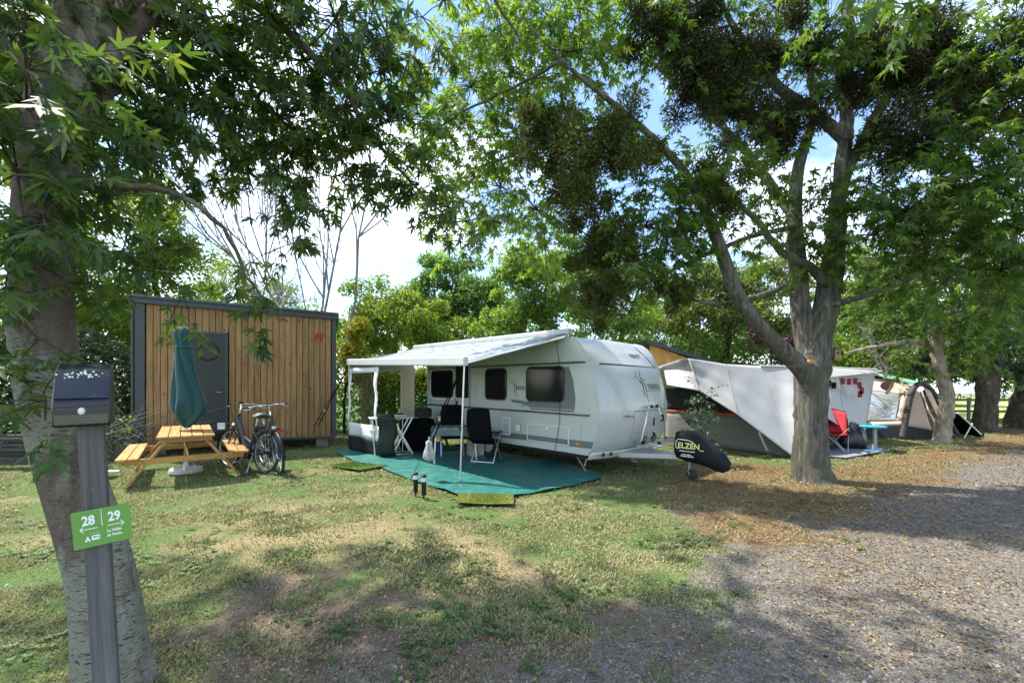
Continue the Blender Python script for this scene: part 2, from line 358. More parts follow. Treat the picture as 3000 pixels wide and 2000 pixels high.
def _maple(lobes):
    pts = []
    for a, r in lobes: t = R(90 - a); pts.append((r * math.cos(t), r * math.sin(t)))
    V = [(0, 0.12, 0.02)] + [(x, y, -0.22 * (x * x + y * y) - 0.10 * abs(x)) for x, y in pts]
    n = len(pts); F = [(0, i + 1, (i + 1) % n + 1) for i in range(n)]
    return np.array(V), np.array(F)
_half = [(0, 1.0), (9, 0.66), (15, 0.58), (24, 0.27), (35, 0.52), (39, 0.66), (47, 0.90), (54, 0.56), (70, 0.22), (86, 0.42), (98, 0.52), (120, 0.16)]
MAPLE = _maple(_half + [(180, 0.06)] + [(-a, r) for a, r in reversed(_half[1:])])
_half2 = [(0, 1.0), (13, .55), (24, 0.28), (36, .5), (46, 0.86), (70, 0.24), (98, 0.5)]
MAPLE_LOW = _maple(_half2 + [(180, 0.06)] + [(-a, r) for a, r in reversed(_half2[1:])])
DIAMOND = (np.array([(0, 0, 0), (0.27, 0.45, 0.05), (0, 1, -0.12), (-0.27, 0.45, 0.05)]), np.array([(0, 1, 2), (0, 2, 3)]))
SLIM = (np.array([(0, 0, 0), (0.13, 0.5, 0.03), (0, 1, -0.05), (-0.13, 0.5, 0.03)]), np.array([(0, 1, 2), (0, 2, 3)]))
OVAL = (np.array([(0, 0, 0), (0.22, 0.25, 0.03), (0.27, 0.6, 0.02), (0, 1, -0.15), (-0.27, 0.6, 0.02), (-0.22, 0.25, 0.03)]), np.array([(0, 1, 2), (0, 2, 3), (0, 3, 4), (0, 4, 5)]))

class Plant:
    """wood in one mesh builder, leaves as rows of (position, normal, tip direction, size)"""
    def __init__(self): self.wood = MB(); self.twig = MB(); self.nodes = []; self.rows = []
    def limb(self, pts, radii, seg=10, n=6, wob=0.0):
        path = spline(pts, n); rr = lerp_list(radii, n)
        if wob: path = [p + Vector((random.gauss(0, 1), random.gauss(0, 1), random.gauss(0, 0.5))) * wob * (0.3 + 0.7 * (i / len(path))) if 0 < i < len(path) - 1 else p for i, p in enumerate(path)]
        self.wood.tube(path, rr, seg)
        for i, p in enumerate(path): self.nodes.append((p, rr[i]))
        return path
    def join(self, c, rmax=0.03, seg=5, droop=0.0):
        """a branch from the nearest wood to point c"""
        best = min(self.nodes, key=lambda q: (q[0] - c).length + (0.35 if q[1] > 0.12 else 0))
        a = best[0]; d = c - a; r0 = min(rmax, best[1] * 0.8, 0.006 + 0.012 * d.length)
        side = Vector((random.gauss(0, 1), random.gauss(0, 1), random.gauss(0, 0.6))) * d.length * 0.10
        mid = a + d * 0.5 + side + Vector((0, 0, droop * d.length * 0.3)); q = a + d * 0.78 + side * 0.6 + Vector((0, 0, droop * d.length * 0.2))
        path = spline([a, mid, q, c], 3); rr = [r0 + (0.004 - r0) * i / (len(path) - 1) for i in range(len(path))]
        self.twig.tube(path, rr, seg, caps=False)
        for i, p in enumerate(path[2:]): self.nodes.append((p, rr[i + 2]))
    def spray(self, p, d, length, nl, size, droop=0.5, twig=True, flat=0.6):
        d = d.normalized(); path = []; q = p.copy(); st = length / 4
        for i in range(5):
            path.append(q.copy()); q = q + d * st; d = (d + Vector((random.gauss(0, .12), random.gauss(0, .12), random.gauss(0, .1) - droop * 0.22))).normalized()
        if twig and random.random() < .55: self.twig.tube(path[::2] + [path[-1]] if False else path, [0.0045, 0.004, 0.003, 0.0025, 0.0015], 4, caps=False)
        for k in range(nl):
            t = 0.15 + 0.85 * (k + random.random()) / nl; i = min(int(t * 4), 3); f = t * 4 - i
            b = path[i].lerp(path[i + 1], f); dd = (path[i + 1] - path[i]).normalized()
            s = dd.cross(Vector((0, 0, 1))); s = s.normalized() if s.length > 1e-4 else Vector((1, 0, 0))
            sg = 1 if k % 2 else -1
            tip = dd * random.uniform(0.2, 0.9) + s * sg * random.uniform(0.4, 1.0) + Vector((random.gauss(0, .25), random.gauss(0, .25), random.gauss(-0.45, .35)))
            nn = Vector((random.gauss(0, .5), random.gauss(0, .5), flat + random.random() * 0.6))
            off = tip.normalized() * size * random.uniform(0.25, 0.6)
            self.rows.append((*(b + off), *nn, *tip, size * random.choice((.5, .7, .85, 1, 1, 1.15, 1.3)) * random.uniform(.9, 1.1)))
    def clump(self, c, rad, nsp, size, nl=9, length=0.6, droop=0.5, rmax=0.03, join=True, flat=0.6, outward=None):
        if join: self.join(c, rmax)
        else: self.nodes.append((c, 0.01))
        for _ in range(nsp):
            v = Vector((random.gauss(0, 1), random.gauss(0, 1), random.gauss(0, 0.8))); v.normalize()
            st = c + v * rad * random.random() ** 0.6
            d = v + Vector((0, 0, -0.15 * droop)) + (outward if outward else Vector((0, 0, 0)))
            self.twig.tube([c, c.lerp(st, 0.55) + Vector((0, 0, 0.06 * rad)), st], [0.006, 0.005, 0.004], 4, caps=False)
            self.spray(st, d, length * random.uniform(0.6, 1.2), nl, size, droop, flat=flat)
    def arrays(self):
        A = np.array(self.rows); return A[:, 0:3], A[:, 3:6], A[:, 6:9], A[:, 9]
    def leaves(self, name, T, mat, parent):
        p, n, t, s = self.arrays()
        me = scatter(name, T, p, rots(n, t), s, rng.random(len(p)))
        return link_mesh(name, me, mat, parent)

def blob_leaves(cents, rads, nper, size, up=0.45, droop=0.3, shell=0.55):
    """leaf rows filling leaf clusters: cents (K,3), rads (K,), denser towards each cluster's skin"""
    K = len(cents); idx = np.repeat(np.arange(K), nper); N = len(idx)
    v = nrm(rng.normal(size=(N, 3))); r = (shell + (1 - shell) * rng.random(N)) * np.where(rng.random(N) < 0.25, rng.random(N), 1)
    p = cents[idx] + v * (r * rads[idx])[:, None] * np.array([1, 1, 0.8])
    n = v * 0.7 + rng.normal(size=(N, 3)) * 0.5 + np.array([0, 0, up]); t = rng.normal(size=(N, 3)) + v * 0.5 + np.array([0, 0, -droop])
    return p, n, t, size * rng.uniform(0.6, 1.25, N)

def crown_clusters(ells, k, rmin, rmax):
    """cluster centres spread over a list of ellipsoids (cx,cy,cz,rx,ry,rz)"""
    vol = np.array([e[3] * e[4] * e[5] for e in ells]) ** 0.67; cnt = np.maximum(1, (k * vol / vol.sum()).astype(int)); out = []
    for e, n in zip(ells, cnt):
        v = nrm(rng.normal(size=(n, 3))); r = rng.random(n) ** 0.42
        out.append(np.array(e[:3]) + v * r[:, None] * np.array(e[3:6]))
    C = np.concatenate(out); return C, rng.uniform(rmin, rmax, len(C))

def far_tree(name, label, base, ells, k, nper, lsize, mat, bark, trunk_r=0.16, cr=(0.35, 0.8), T=DIAMOND, group='trees behind the pitches', fork=None, droop=0.3):
    base = Vector(base); t = thing(name, label, 'tree', base, 0, group); P = Plant()
    C, rad = crown_clusters([(e[0] - base.x, e[1] - base.y, e[2], *e[3:6]) for e in ells], k, *cr)
    top = Vector((float(np.mean([e[0] for e in ells])) - base.x, float(np.mean([e[1] for e in ells])) - base.y, float(max(e[2] for e in ells))))
    z1 = min(e[2] - e[5] * 0.5 for e in ells); z1 = max(z1, 0.5)
    P.limb([Vector((0, 0, -0.1)), Vector((random.gauss(0, .08), 0, z1 * 0.5)), Vector((top.x * 0.3, top.y * 0.3, z1)), top], [trunk_r * 1.25, trunk_r, trunk_r * 0.8, 0.03], 8, 5, 0.03)
    for i in rng.choice(len(C), min(len(C), 26), replace=False): P.join(Vector(C[i]), trunk_r * 0.45)
    w = MB(); w.v = P.wood.v; w.f = list(P.wood.f); w.add(P.twig.v, P.twig.f); w.build('trunk', bark, t, smooth=60, recalc=False)
    p, n, tt, s = blob_leaves(C, rad, int(nper * 1.7), lsize, droop=droop)
    keep = p[:, 2] > 0.12; p, n, tt, s = p[keep], n[keep], tt[keep], s[keep]
    link_mesh('crown', scatter('crown', T, p, rots(n, tt), s, rng.random(len(p))), mat, t)
    return t

# leaf tissue
M_maple = leafm('leaf_silver_maple', [(.036, .070, .032), (.056, .102, .036), (.085, .130, .036), (.125, .165, .038)], 0.46, (1.6, 1.8, 0.55), spec=0.5)
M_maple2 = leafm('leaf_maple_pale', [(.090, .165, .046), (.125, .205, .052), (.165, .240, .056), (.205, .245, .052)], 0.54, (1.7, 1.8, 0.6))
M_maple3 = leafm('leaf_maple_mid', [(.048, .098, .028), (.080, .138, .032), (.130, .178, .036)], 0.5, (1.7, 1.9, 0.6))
M_mistle = leafm('leaf_mistletoe', [(.050, .072, .018), (.078, .100, .024), (.105, .120, .028)], 0.38, (1.5, 1.5, 0.5))
M_yel = leafm('leaf_yellow_green', [(.120, .190, .036), (.170, .240, .044), (.245, .290, .052)], 0.56, (1.5, 1.5, 0.5))
M_gold = leafm('leaf_golden', [(.240, .260, .024), (.330, .320, .028), (.190, .240, .030)], 0.4, (1.4, 1.3, 0.4))
M_green = leafm('leaf_green', [(.070, .135, .040), (.105, .175, .048), (.150, .210, .058)], 0.5, (1.6, 1.8, 0.6))
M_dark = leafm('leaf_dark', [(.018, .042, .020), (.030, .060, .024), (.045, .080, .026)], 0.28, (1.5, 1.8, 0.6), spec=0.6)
M_pale = leafm('leaf_pale_willow', [(.130, .175, .062), (.175, .215, .070), (.205, .230, .085)], 0.52, (1.4, 1.5, 0.6))
M_purple = leafm('leaf_purple', [(.050, .022, .030), (.075, .030, .036)], 0.3, (1.8, 0.9, 0.9))
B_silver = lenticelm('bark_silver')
B_grey = barkm('bark_grey', (.042, .037, .030), (.125, .117, .098), (.225, .21, .175), 17, 2.2, 1.0, (.085, .088, .058))
B_brown = barkm('bark_brown', (.03, .025, .02), (.075, .06, .045), (.13, .11, .085), 10, 3, 0.8)
B_pale = barkm('bark_pale', (.15, .12, .09), (.30, .26, .20), (.42, .37, .29), 9, 4, 0.6)
B_dead = barkm('bark_dead', (.14, .12, .11), (.26, .23, .21), (.36, .33, .30), 12, 3, 0.5)

# ------------------------------------------------------------------ ground
SHEET = [(-4.53, 11.05), (-3.6, 9.72), (-2.62, 8.78), (-1.69, 7.64), (-.81, 6.67), (.03, 6.6), (.77, 7.09), (1.66, 7.87), (1.2, 9.5), (-2.4, 12.4), (-3.9, 12.3)]
def in_poly(x, y, poly):
    ins = np.zeros(x.shape, bool); n = len(poly)
    for i in range(n):
        x0, y0 = poly[i]; x1, y1 = poly[(i + 1) % n]
        c = ((y0 > y) != (y1 > y)) & (x < (x1 - x0) * (y - y0) / (y1 - y0 + 1e-12) + x0); ins ^= c
    return ins
def road_edge(x): return .42 + np.interp(x, [-12, -1, -.4, .35, 1.1, 2.56, 5.76, 8.8, 13.5, 25, 60], [-8, 2.0, 2.35, 2.65, 3.1, 4.05, 6.2, 8.3, 11.2, 18, 36])
def gauss(x, y, pts):
    m = np.zeros_like(x)
    for dx, dy, rx, ry, a in pts:
        g = gnd(dx, dy); m = np.maximum(m, a * np.exp(-((x - g.x) / rx) ** 2 - ((y - g.y) / ry) ** 2))
    return m
DRY = [(620, 1180, 1.1, .8, 1), (820, 1210, 1.5, .7, 1), (1000, 1250, 1.3, .6, .9), (560, 1240, .7, .6, .7), (1050, 1330, 1.1, .45, .8), (880, 1130, .9, .8, .9), (1290, 1160, .8, .5, .6), (60, 1240, .5, .3, .9), (30, 1140, 1.2, .4, .6), (720, 1270, 1.0, .4, .8), (1480, 1290, .5, .5, .7), (760, 1075, .8, .6, .6)]
DIRT = [(800, 1490, .9, .42, 1), (1150, 1500, .7, .38, .85), (560, 1430, .5, .4, .8), (980, 1560, .9, .3, .9), (1400, 1400, .6, .3, .8), (760, 1300, .5, .3, .55), (700, 1430, .45, .35, 1), (1330, 1480, .55, .22, 1), (1240, 1330, .5, .25, .75), (620, 1340, .4, .3, .8), (1560, 1480, .5, .35, 1), (880, 1370, .6, .25, .7), (1120, 1545, .5, .15, .8), (420, 1150, .6, .5, .3), (960, 1390, .5, .2, .7), (1000, 1120, .3, .25, .6), (1700, 1180, 1.2, .7, .7), (1900, 1150, 1.2, .7, .8)]
TRACKS = [((579, 1314), (752, 1520)), ((735, 1391), (830, 1485)), ((1495, 1568), (1640, 1405)), ((1570, 1530), (1690, 1400)), ((1250, 1330), (1400, 1420))]
def masks(x, y):
    e = road_edge(x) - y; n1 = fbm(x, y, 0.9, 4, 1) - .5; n2 = fbm(x, y, 3.1, 4, 5) - .5; n3 = fbm(x, y, 1.7, 5, 9)
    gravel = sstep(-.45, .7, e + n1 * 2.2 + n2 * 1.2) * (1 - sstep(8, 9.5, e))
    lit = sstep(-2.6, -.2, e + n1 * 2.0) * sstep(1.2, 3.4, x) * (1 - .8 * sstep(.6, 2.8, e + n2 * 2))
    lit = np.maximum(lit, 1.1 * np.exp(-((x - 5.0) / 3.0) ** 2 - ((y - 7.4) / 2.0) ** 2) * (0.5 + n3)); lit = np.clip(lit * (0.6 + 0.9 * n3), 0, 1)
    dry = np.clip(gauss(x, y, DRY) * 1.1 + (n3 - .57) * 1.6 + n2 * 1.0, 0, 1)
    dirt = np.clip(gauss(x, y, DIRT) * 1.3 + n2 * 1.0 + n1 * .7 - 0.05, 0, 1) * sstep(9.5, 8, y)
    return gravel, lit, dry, dirt
def tread(x, y):
    z = np.zeros_like(x)
    for a, b in TRACKS:
        a = gnd(*a); b = gnd(*b); dx, dy = b.x - a.x, b.y - a.y; l = math.hypot(dx, dy); dx /= l; dy /= l
        s = (x - a.x) * dx + (y - a.y) * dy; c = -(x - a.x) * dy + (y - a.y) * dx
        w = np.where((np.abs(c) < .1) & (s > 0) & (s < l), 1.0, 0) * (0.4 + 0.6 * (fbm(x, y, 2.5, 2, 31) > .36))
        z -= w * (.008 + .014 * (np.abs(np.abs(c) - .05) < .014) + .007 * ((s * 14 + np.abs(c) * 10) % 1 < .4))
    return z
def ground_z(x, y): return -0.022 * fbm(x, y, 1.3, 3, 21) - 0.012 * fbm(x, y, 7, 2, 23) + tread(x, y)
def axis(segs, far0, far1):
    out = []
    for a, b, s in segs: out += list(np.arange(a, b - 1e-6, s))
    out.append(segs[-1][1]); lo, hi = out[0], out[-1]; s = segs[-1][2]; pre = []
    p, st = lo, segs[0][2]
    while p > far0: st *= 1.35; p -= st; pre.append(p)
    p, st = hi, segs[-1][2]; post = []
    while p < far1: st *= 1.3; p += st; post.append(p)
    return np.array(pre[::-1] + out + post)
gx = axis([(-9, -4, .09), (-4, 5, .042), (5, 13, .09)], -400, 400); gy = axis([(2.0, 5.6, .036), (5.6, 9, .06), (9, 16, .14)], -80, 600)
GX, GY = np.meshgrid(gx, gy, indexing='ij'); GZ = ground_z(GX, GY)
gr, li, dr, di = masks(GX, GY)
nxg, nyg = GX.shape; ii = (np.arange(nxg - 1)[:, None] * nyg + np.arange(nyg - 1)[None]).ravel()
gf = np.stack([ii, ii + nyg, ii + nyg + 1, ii + 1], 1)
gme = bpy.data.meshes.new('ground'); gme.vertices.add(GX.size); gme.vertices.foreach_set('co', np.stack([GX, GY, GZ], -1).astype(np.float32).ravel())
gme.loops.add(gf.size); gme.loops.foreach_set('vertex_index', gf.astype(np.int32).ravel()); gme.polygons.add(len(gf)); gme.polygons.foreach_set('loop_start', np.arange(0, gf.size, 4, dtype=np.int32))
ca = gme.attributes.new('mask', 'FLOAT_COLOR', 'POINT'); ca.data.foreach_set('color', np.stack([gr, li, dr, di], -1).astype(np.float32).ravel())
gme.update(calc_edges=True); gme.shade_smooth()
def ground_mat():
    m, nt, b, out = _nt('ground_turf_soil_gravel'); N = nt.nodes.new; K = nt.links.new
    at_ = N('ShaderNodeAttribute'); at_.attribute_name = 'mask'; sp = N('ShaderNodeSeparateColor'); K(at_.outputs['Color'], sp.inputs[0])
    tcn = N('ShaderNodeTexCoord')
    def noise(s, d=6, r=.6):
        n = N('ShaderNodeTexNoise'); n.inputs['Scale'].default_value = s; n.inputs['Detail'].default_value = d; n.inputs['Roughness'].default_value = r; K(tcn.outputs['Object'], n.inputs['Vector']); return n.outputs['Fac']
    def ramp(f, *st):
        n = N('ShaderNodeValToRGB'); e = n.color_ramp.elements
        while len(e) < len(st): e.new(.5)
        for i, (p, c) in enumerate(st): e[i].position = p; e[i].color = (*c, 1)
        K(f, n.inputs[0]); return n.outputs[0]
    def mix(f, a, bb):
        n = N('ShaderNodeMix'); n.data_type = 'RGBA'; K(f, n.inputs['Factor']); K(a, n.inputs['A']); K(bb, n.inputs['B']); return n.outputs['Result']
    def sharp(f, lo, hi, amp=.5, nf=None):
        n = N('ShaderNodeMath'); n.operation = 'MULTIPLY_ADD'; n.inputs[1].default_value = amp; K(nf, n.inputs[0]); K(f, n.inputs[2])
        r = N('ShaderNodeMapRange'); r.inputs[1].default_value = lo; r.inputs[2].default_value = hi; K(n.outputs[0], r.inputs[0]); return r.outputs[0]
    nf = noise(55, 6, .7); nm = noise(9, 6, .6); nl = noise(1.4, 5)
    green = ramp(nf, (.3, (.044, .082, .022)), (.5, (.085, .140, .040)), (.72, (.16, .205, .075)))
    straw = ramp(nf, (.28, (.14, .10, .055)), (.5, (.28, .21, .118)), (.75, (.46, .37, .22)))
    soil = ramp(nf, (.3, (.085, .062, .048)), (.52, (.165, .125, .096)), (.75, (.26, .205, .165)))
    vo = N('ShaderNodeTexVoronoi'); vo.inputs['Scale'].default_value = 75; K(tcn.outputs['Object'], vo.inputs['Vector'])
    stone = ramp(vo.outputs['Color'], (0, (.085, .074, .062)), (.6, (.155, .140, .120)), (1, (.25, .232, .205)))
    litc = ramp(nf, (.3, (.075, .045, .024)), (.5, (.17, .105, .052)), (.72, (.30, .20, .10)))
    c = mix(sharp(sp.outputs['Blue'], .40, 1.25, .6, nf), green, straw)
    c = mix(sharp(at_.outputs['Alpha'], .45, 1.15, .6, nf), c, soil)
    c = mix(sharp(sp.outputs['Green'], .55, .95, .6, nm), c, litc)
    c = mix(sharp(sp.outputs['Red'], .45, 1.25, .7, nf), c, stone)
    K(c, b.inputs['Base Color']); b.inputs['Roughness'].default_value = .95; b.inputs['Specular IOR Level'].default_value = .1
    ad = N('ShaderNodeMath'); ad.operation = 'ADD'; K(nf, ad.inputs[0]); K(vo.outputs['Distance'], ad.inputs[1])
    bp = N('ShaderNodeBump'); bp.inputs['Strength'].default_value = .7; bp.inputs['Distance'].default_value = .015; K(ad.outputs[0], bp.inputs['Height']); K(bp.outputs[0], b.inputs['Normal'])
    return m
tag(link_mesh('ground', gme, ground_mat()), kind='structure')

# grass, weeds, leaf litter and loose stones: what nobody could count
MAT_QUADS = [[(-.81, 6.66), (.02, 6.58), (.02, 6.08), (-.80, 6.15)]]
def sample_ground(n, y0, y1, dens, power=1.0, xpad=1.25):
    """points in the wedge the place is seen from, thinning with distance"""
    u = rng.random(n * 6); y = (y0 ** (2 - power) + u * (y1 ** (2 - power) - y0 ** (2 - power))) ** (1 / (2 - power)) if power != 2 else y0 * (y1 / y0) ** u
    x = rng.uniform(-1, 1, n * 6) * xpad * y
    ok = rng.random(n * 6) < dens(x, y)
    for q in [SHEET] + MAT_QUADS: ok &= ~in_poly(x, y, q)
    return x[ok][:n], y[ok][:n]
def grass_density(x, y):
    g, l, d, t = masks(x, y); gf_ = fbm(x, y, 2.3, 4, 41)
    return np.clip((1 - g * 1.1) * (1 - t * .8) * (1 - l * .75) * (.18 + .30 * d + 1.0 * sstep(.40, .60, gf_)) * (1 - .30 * d), 0, 1)
gxs, gys = sample_ground(250000, 2.1, 15, grass_density, 1.75)
N = len(gxs); dist = gys; ln = rng.uniform(.011, .029, N) * (1 + .05 * dist) * (.25 + 1.6 * fbm(gxs, gys, 2.3, 4, 41) ** 1.3); wd = rng.uniform(.0030, .0055, N) * (.7 + .16 * dist)
ang = rng.uniform(0, 2 * np.pi, N); lean = rng.uniform(.2, 1.25, N) * ln
bx = np.stack([gxs, gys, ground_z(gxs, gys) - .004], -1); sd = np.stack([-np.sin(ang), np.cos(ang), 0 * ang], -1) * wd[:, None]
mid = bx + np.stack([np.cos(ang) * lean * .35, np.sin(ang) * lean * .35, ln * .6], -1); tipp = bx + np.stack([np.cos(ang) * lean, np.sin(ang) * lean, ln * .85], -1)
V = np.stack([bx, mid * .55 + bx * .45 + sd, mid * .55 + bx * .45 - sd, tipp], 1).reshape(-1, 3); o5 = (np.arange(N) * 4)[:, None]
F = np.concatenate([o5 + np.array([[0, 1, 2]]), o5 + np.array([[2, 1, 3]])])
_, _, dryv, _ = masks(gxs, gys)
gcol = np.clip(rng.normal(.20, .15, N) + .70 * (dryv - .40) * (rng.random(N) < .85) - .22 * sstep(.48, .62, fbm(gxs, gys, .55, 3, 121)), 0, 1)
M_grass = leafm('grass_blades', [(.042, .095, .022), (.075, .140, .036), (.130, .185, .060), (.30, .27, .15), (.44, .37, .235)], .28, (1.3, 1.4, .6))
tag(link_mesh('grass', tri_mesh('grass', V, F, np.repeat(gcol, 4)), M_grass), 'short patchy green and straw coloured grass of the lawn', 'grass', kind='stuff')
def weed_density(x, y):
    g, l, d, t = masks(x, y); return (1 - g) * sstep(.52, .66, fbm(x, y, 1.9, 3, 77)) * (1 - .6 * d)
wx, wy = sample_ground(1000, 2.2, 9, weed_density, 1.8); rows = []
for x, y in zip(wx, wy):
    k = random.randint(5, 8); s = random.uniform(.018, .05); a0 = random.random() * 6
    for q in range(k):
        a = a0 + q * 6.283 / k + random.gauss(0, .2); rows.append((x, y, 0.004, -math.cos(a) * .5, -math.sin(a) * .5, 1, math.cos(a), math.sin(a), random.uniform(.1, .6), s * random.uniform(.6, 1.2)))
A = np.array(rows); tag(link_mesh('weeds', scatter('weeds', OVAL, A[:, :3], rots(A[:, 3:6], A[:, 6:9]), A[:, 9], rng.random(len(A))), leafm('weed_leaf', [(.045, .095, .028), (.07, .13, .035), (.11, .17, .06)], .3)), 'low broad leaved weeds and clover among the worn turf', 'weeds', kind='stuff')
def litter_density(x, y):
    g, l, d, t = masks(x, y); return np.clip(l * .95 * (1 - .25 * g) + .03 + .16 * t + .05 * g, 0, 1)
lx, ly = sample_ground(30000, 2.2, 13, litter_density, 1.6); n = len(lx)
a = rng.uniform(0, 6.283, n); tp = np.stack([np.cos(a), np.sin(a), rng.normal(0, .25, n)], -1); nn = np.stack([rng.normal(0, .35, n), rng.normal(0, .35, n), np.ones(n)], -1)
me = scatter('fallen_leaves', DIAMOND, np.stack([lx, ly, ground_z(lx, ly) + rng.uniform(.002, .02, n)], -1), rots(nn, tp), rng.uniform(.016, .040, n) * (.8 + .05 * ly), rng.random(n))
tag(link_mesh('fallen_leaves', me, rampm('dead_leaf', [(.10, .062, .034), (.17, .105, .055), (.25, .165, .085), (.075, .05, .034), (.33, .25, .10), (.21, .175, .13)])), 'brown and tan fallen leaves littering the verge under the maple', 'leaves', kind='stuff')
def rut(x, y):
    e = road_edge(x) - y + .25 * (fbm(x, y, .7, 2, 81) - .5); return np.maximum(np.exp(-((e - 1.25) / .28) ** 2), np.exp(-((e - 2.75) / .30) ** 2))
def stone_density(x, y):
    g, l, d, t = masks(x, y); return np.clip(g ** 1.5 * (.12 + 1.2 * fbm(x, y, 1.5, 3, 51)) * (1 - .6 * rut(x, y)) + .014, 0, 1)
sx, sy = sample_ground(46000, 2.15, 9.5, stone_density, 1.75); n = len(sx)
OCT = (np.array([(1, 0, .0), (.3, .9, .1), (-.8, .5, 0), (-.7, -.6, .05), (.4, -.85, 0), (.05, .0, .75)]), np.array([(0, 1, 5), (1, 2, 5), (2, 3, 5), (3, 4, 5), (4, 0, 5)]))
a = rng.uniform(0, 6.283, n); me = scatter('gravel_stones', OCT, np.stack([sx, sy, ground_z(sx, sy) - .001], -1), rots(np.stack([rng.normal(0, .3, n), rng.normal(0, .3, n), np.ones(n)], -1), np.stack([np.cos(a), np.sin(a), rng.normal(0, .2, n)], -1)), rng.gamma(3.0, .0019, n) * (.7 + .07 * sy), rng.random(n))
tag(link_mesh('gravel', me, rampm('stone_grey', [(.085, .079, .072), (.14, .132, .120), (.20, .188, .17), (.12, .103, .086), (.30, .285, .26)])), 'loose grey gravel chippings of the track', 'gravel', kind='stuff')
qx = rng.uniform(-4.2, 1.5, 900); qy = rng.uniform(6.6, 12, 900); k_ = in_poly(qx, qy, SHEET) & (rng.random(900) < .5 * np.exp(-((qx - .2) / 2.2) ** 2)); qx, qy = qx[k_], qy[k_]; n = len(qx); a = rng.uniform(0, 6.283, n)
tag(link_mesh('mat_leaves', scatter('mat_leaves', OVAL, np.stack([qx, qy, np.full(n, .042)], -1), rots(np.stack([rng.normal(0, .3, n), rng.normal(0, .3, n), np.ones(n)], -1), np.stack([np.cos(a), np.sin(a), rng.normal(0, .2, n)], -1)), rng.uniform(.02, .045, n), rng.random(n)), bpy.data.materials['dead_leaf']), 'few dry leaves blown onto the teal groundsheet', 'leaves', kind='stuff')
tw = MB()
for k in range(46):
    y = random.uniform(2.4, 8); x = random.uniform(-.3, 1.0) * y; a = random.random() * 6.283; l = random.uniform(.08, .34); pts = []
    for q in range(5): pts.append((x + math.cos(a) * l * q / 4 + random.gauss(0, .012), y + math.sin(a) * l * q / 4 + random.gauss(0, .012), .004 + random.random() * .012))
    tw.tube(pts, [.0035, .003, .003, .0025, .0015], 5)
tag(tw.build('fallen_twigs', pm('twig', (.20, .15, .10), .9), None), 'thin dry twigs scattered over the verge and turf', 'twigs', kind='stuff')

# ------------------------------------------------------------------ shared object materials
W_clad = woodm('larch_cladding', (.20, .108, .046), (.33, .20, .090), 2, .7, True, .13)
W_table = woodm('pine_table', (.31, .155, .048), (.50, .29, .105), 0, .55, True, .12)
W_post = woodm('grey_post', (.075, .075, .072), (.155, .152, .145), 2, .85, False, .05, 1.6)
M_anth = pm('anthracite_steel', (.030, .036, .042), .45, .0, .08, 3)
M_black = pm('black_plastic', (.010, .010, .011), .45, 0, .1, 8, spec=.3)
M_blackcloth = pm('black_cloth', (.006, .006, .007), .9, 0, .2, 12, .3, 160, spec=.08)
M_rubber = pm('rubber', (.018, .018, .018), .8, 0, .15, 20, .2, 90)
M_white = pm('white_plastic', (.72, .73, .72), .4, 0, .03, 3)
M_alu = pm('aluminium', (.62, .63, .64), .32, .9, .05, 8)
M_chrome = pm('chrome', (.75, .76, .78), .12, 1.0, .03, 8)
M_steel = pm('steel', (.38, .38, .38), .4, .9, .1, 10)
M_glassdark = pm('dark_acrylic', (.006, .006, .007), .10, 0, .05, 4, spec=.28)
M_whitepaint = pm('white_lettering', (.8, .82, .78), .6, 0, .02)
M_red = pm('red_paint', (.42, .022, .02), .5, 0, .08)

# ------------------------------------------------------------------ wooden cabin on wheels
CO = Vector((-8.82, 10.2, 0)); cd = Vector((.925, .38, 0)).normalized(); CRZ = math.atan2(cd.y, cd.x); CW = 4.35; CD = 2.4
cab = thing('tiny_house', 'larch clad cabin with sloping anthracite roof, dark porthole door and red mark', 'cabin', CO, CRZ)
def croof(x): return 3.62 - .16 * x / CW
MB().box((CW / 2, CD / 2 + .03, 1.93), (CW - .06, CD - .1, 3.2)).build('wall_core', pm('wall_membrane', (.02, .02, .02), .9), cab)
x = .20; S0, S1 = 1.04, 1.83; k = 0
while x < CW - .12:
    w = min(.139, CW - .10 - x)
    if not (x + w > S0 - .02 and x < S1 + .02):
        segs = [(.30, croof(x + w / 2))]
    else:
        segs = [(2.97, croof(x + w / 2))]
    for z0, z1 in segs:
        p = MB().box((0, 0, (z1 - z0) / 2), (w - .013, .024, z1 - z0)).build('plank', W_clad, cab, bevel=.003, bseg=1)
        p.location = (x + w / 2, -.006 + random.uniform(-.0015, .0015), z0)
    x += w; k += 1
for j in range(17):   # gable side, seen as a sliver
    p = MB().box((0, 0, 1.6), (.024, .125, 3.2)).build('plank', W_clad, cab, bevel=.003, bseg=1); p.location = (-.006, .16 + j * .139, .31)
tr = MB(); tr.box((.09, -.012, 1.97), (.19, .05, 3.36)).build('corner_post', M_anth, cab, bevel=.004)
MB().box((CW - .045, -.012, 1.93), (.11, .05, 3.28)).build('corner_post', M_anth, cab, bevel=.004)
MB().box((-.055, .12, 1.95), (.06, .3, 3.3)).build('downpipe', M_anth, cab, bevel=.02)
rf = MB(); rf.prism([(-.12, -.10, croof(-.1) - .02), (CW + .06, -.10, croof(CW) - .02), (CW + .06, -.10, croof(CW) + .10), (-.12, -.10, croof(-.1) + .10)], (0, CD + .2, 0)); roof = rf.build('roof', M_anth, cab, bevel=.006)
MB().prism([(-.14, -.135, croof(-.1) + .105), (CW + .08, -.135, croof(CW) + .105), (CW + .08, -.135, croof(CW) + .165), (-.14, -.135, croof(-.1) + .165)], (0, CD + .27, 0)).build('roof_edge', pm('roof_edge_metal', (.05, .06, .07), .4, .3), roof, bevel=.004)
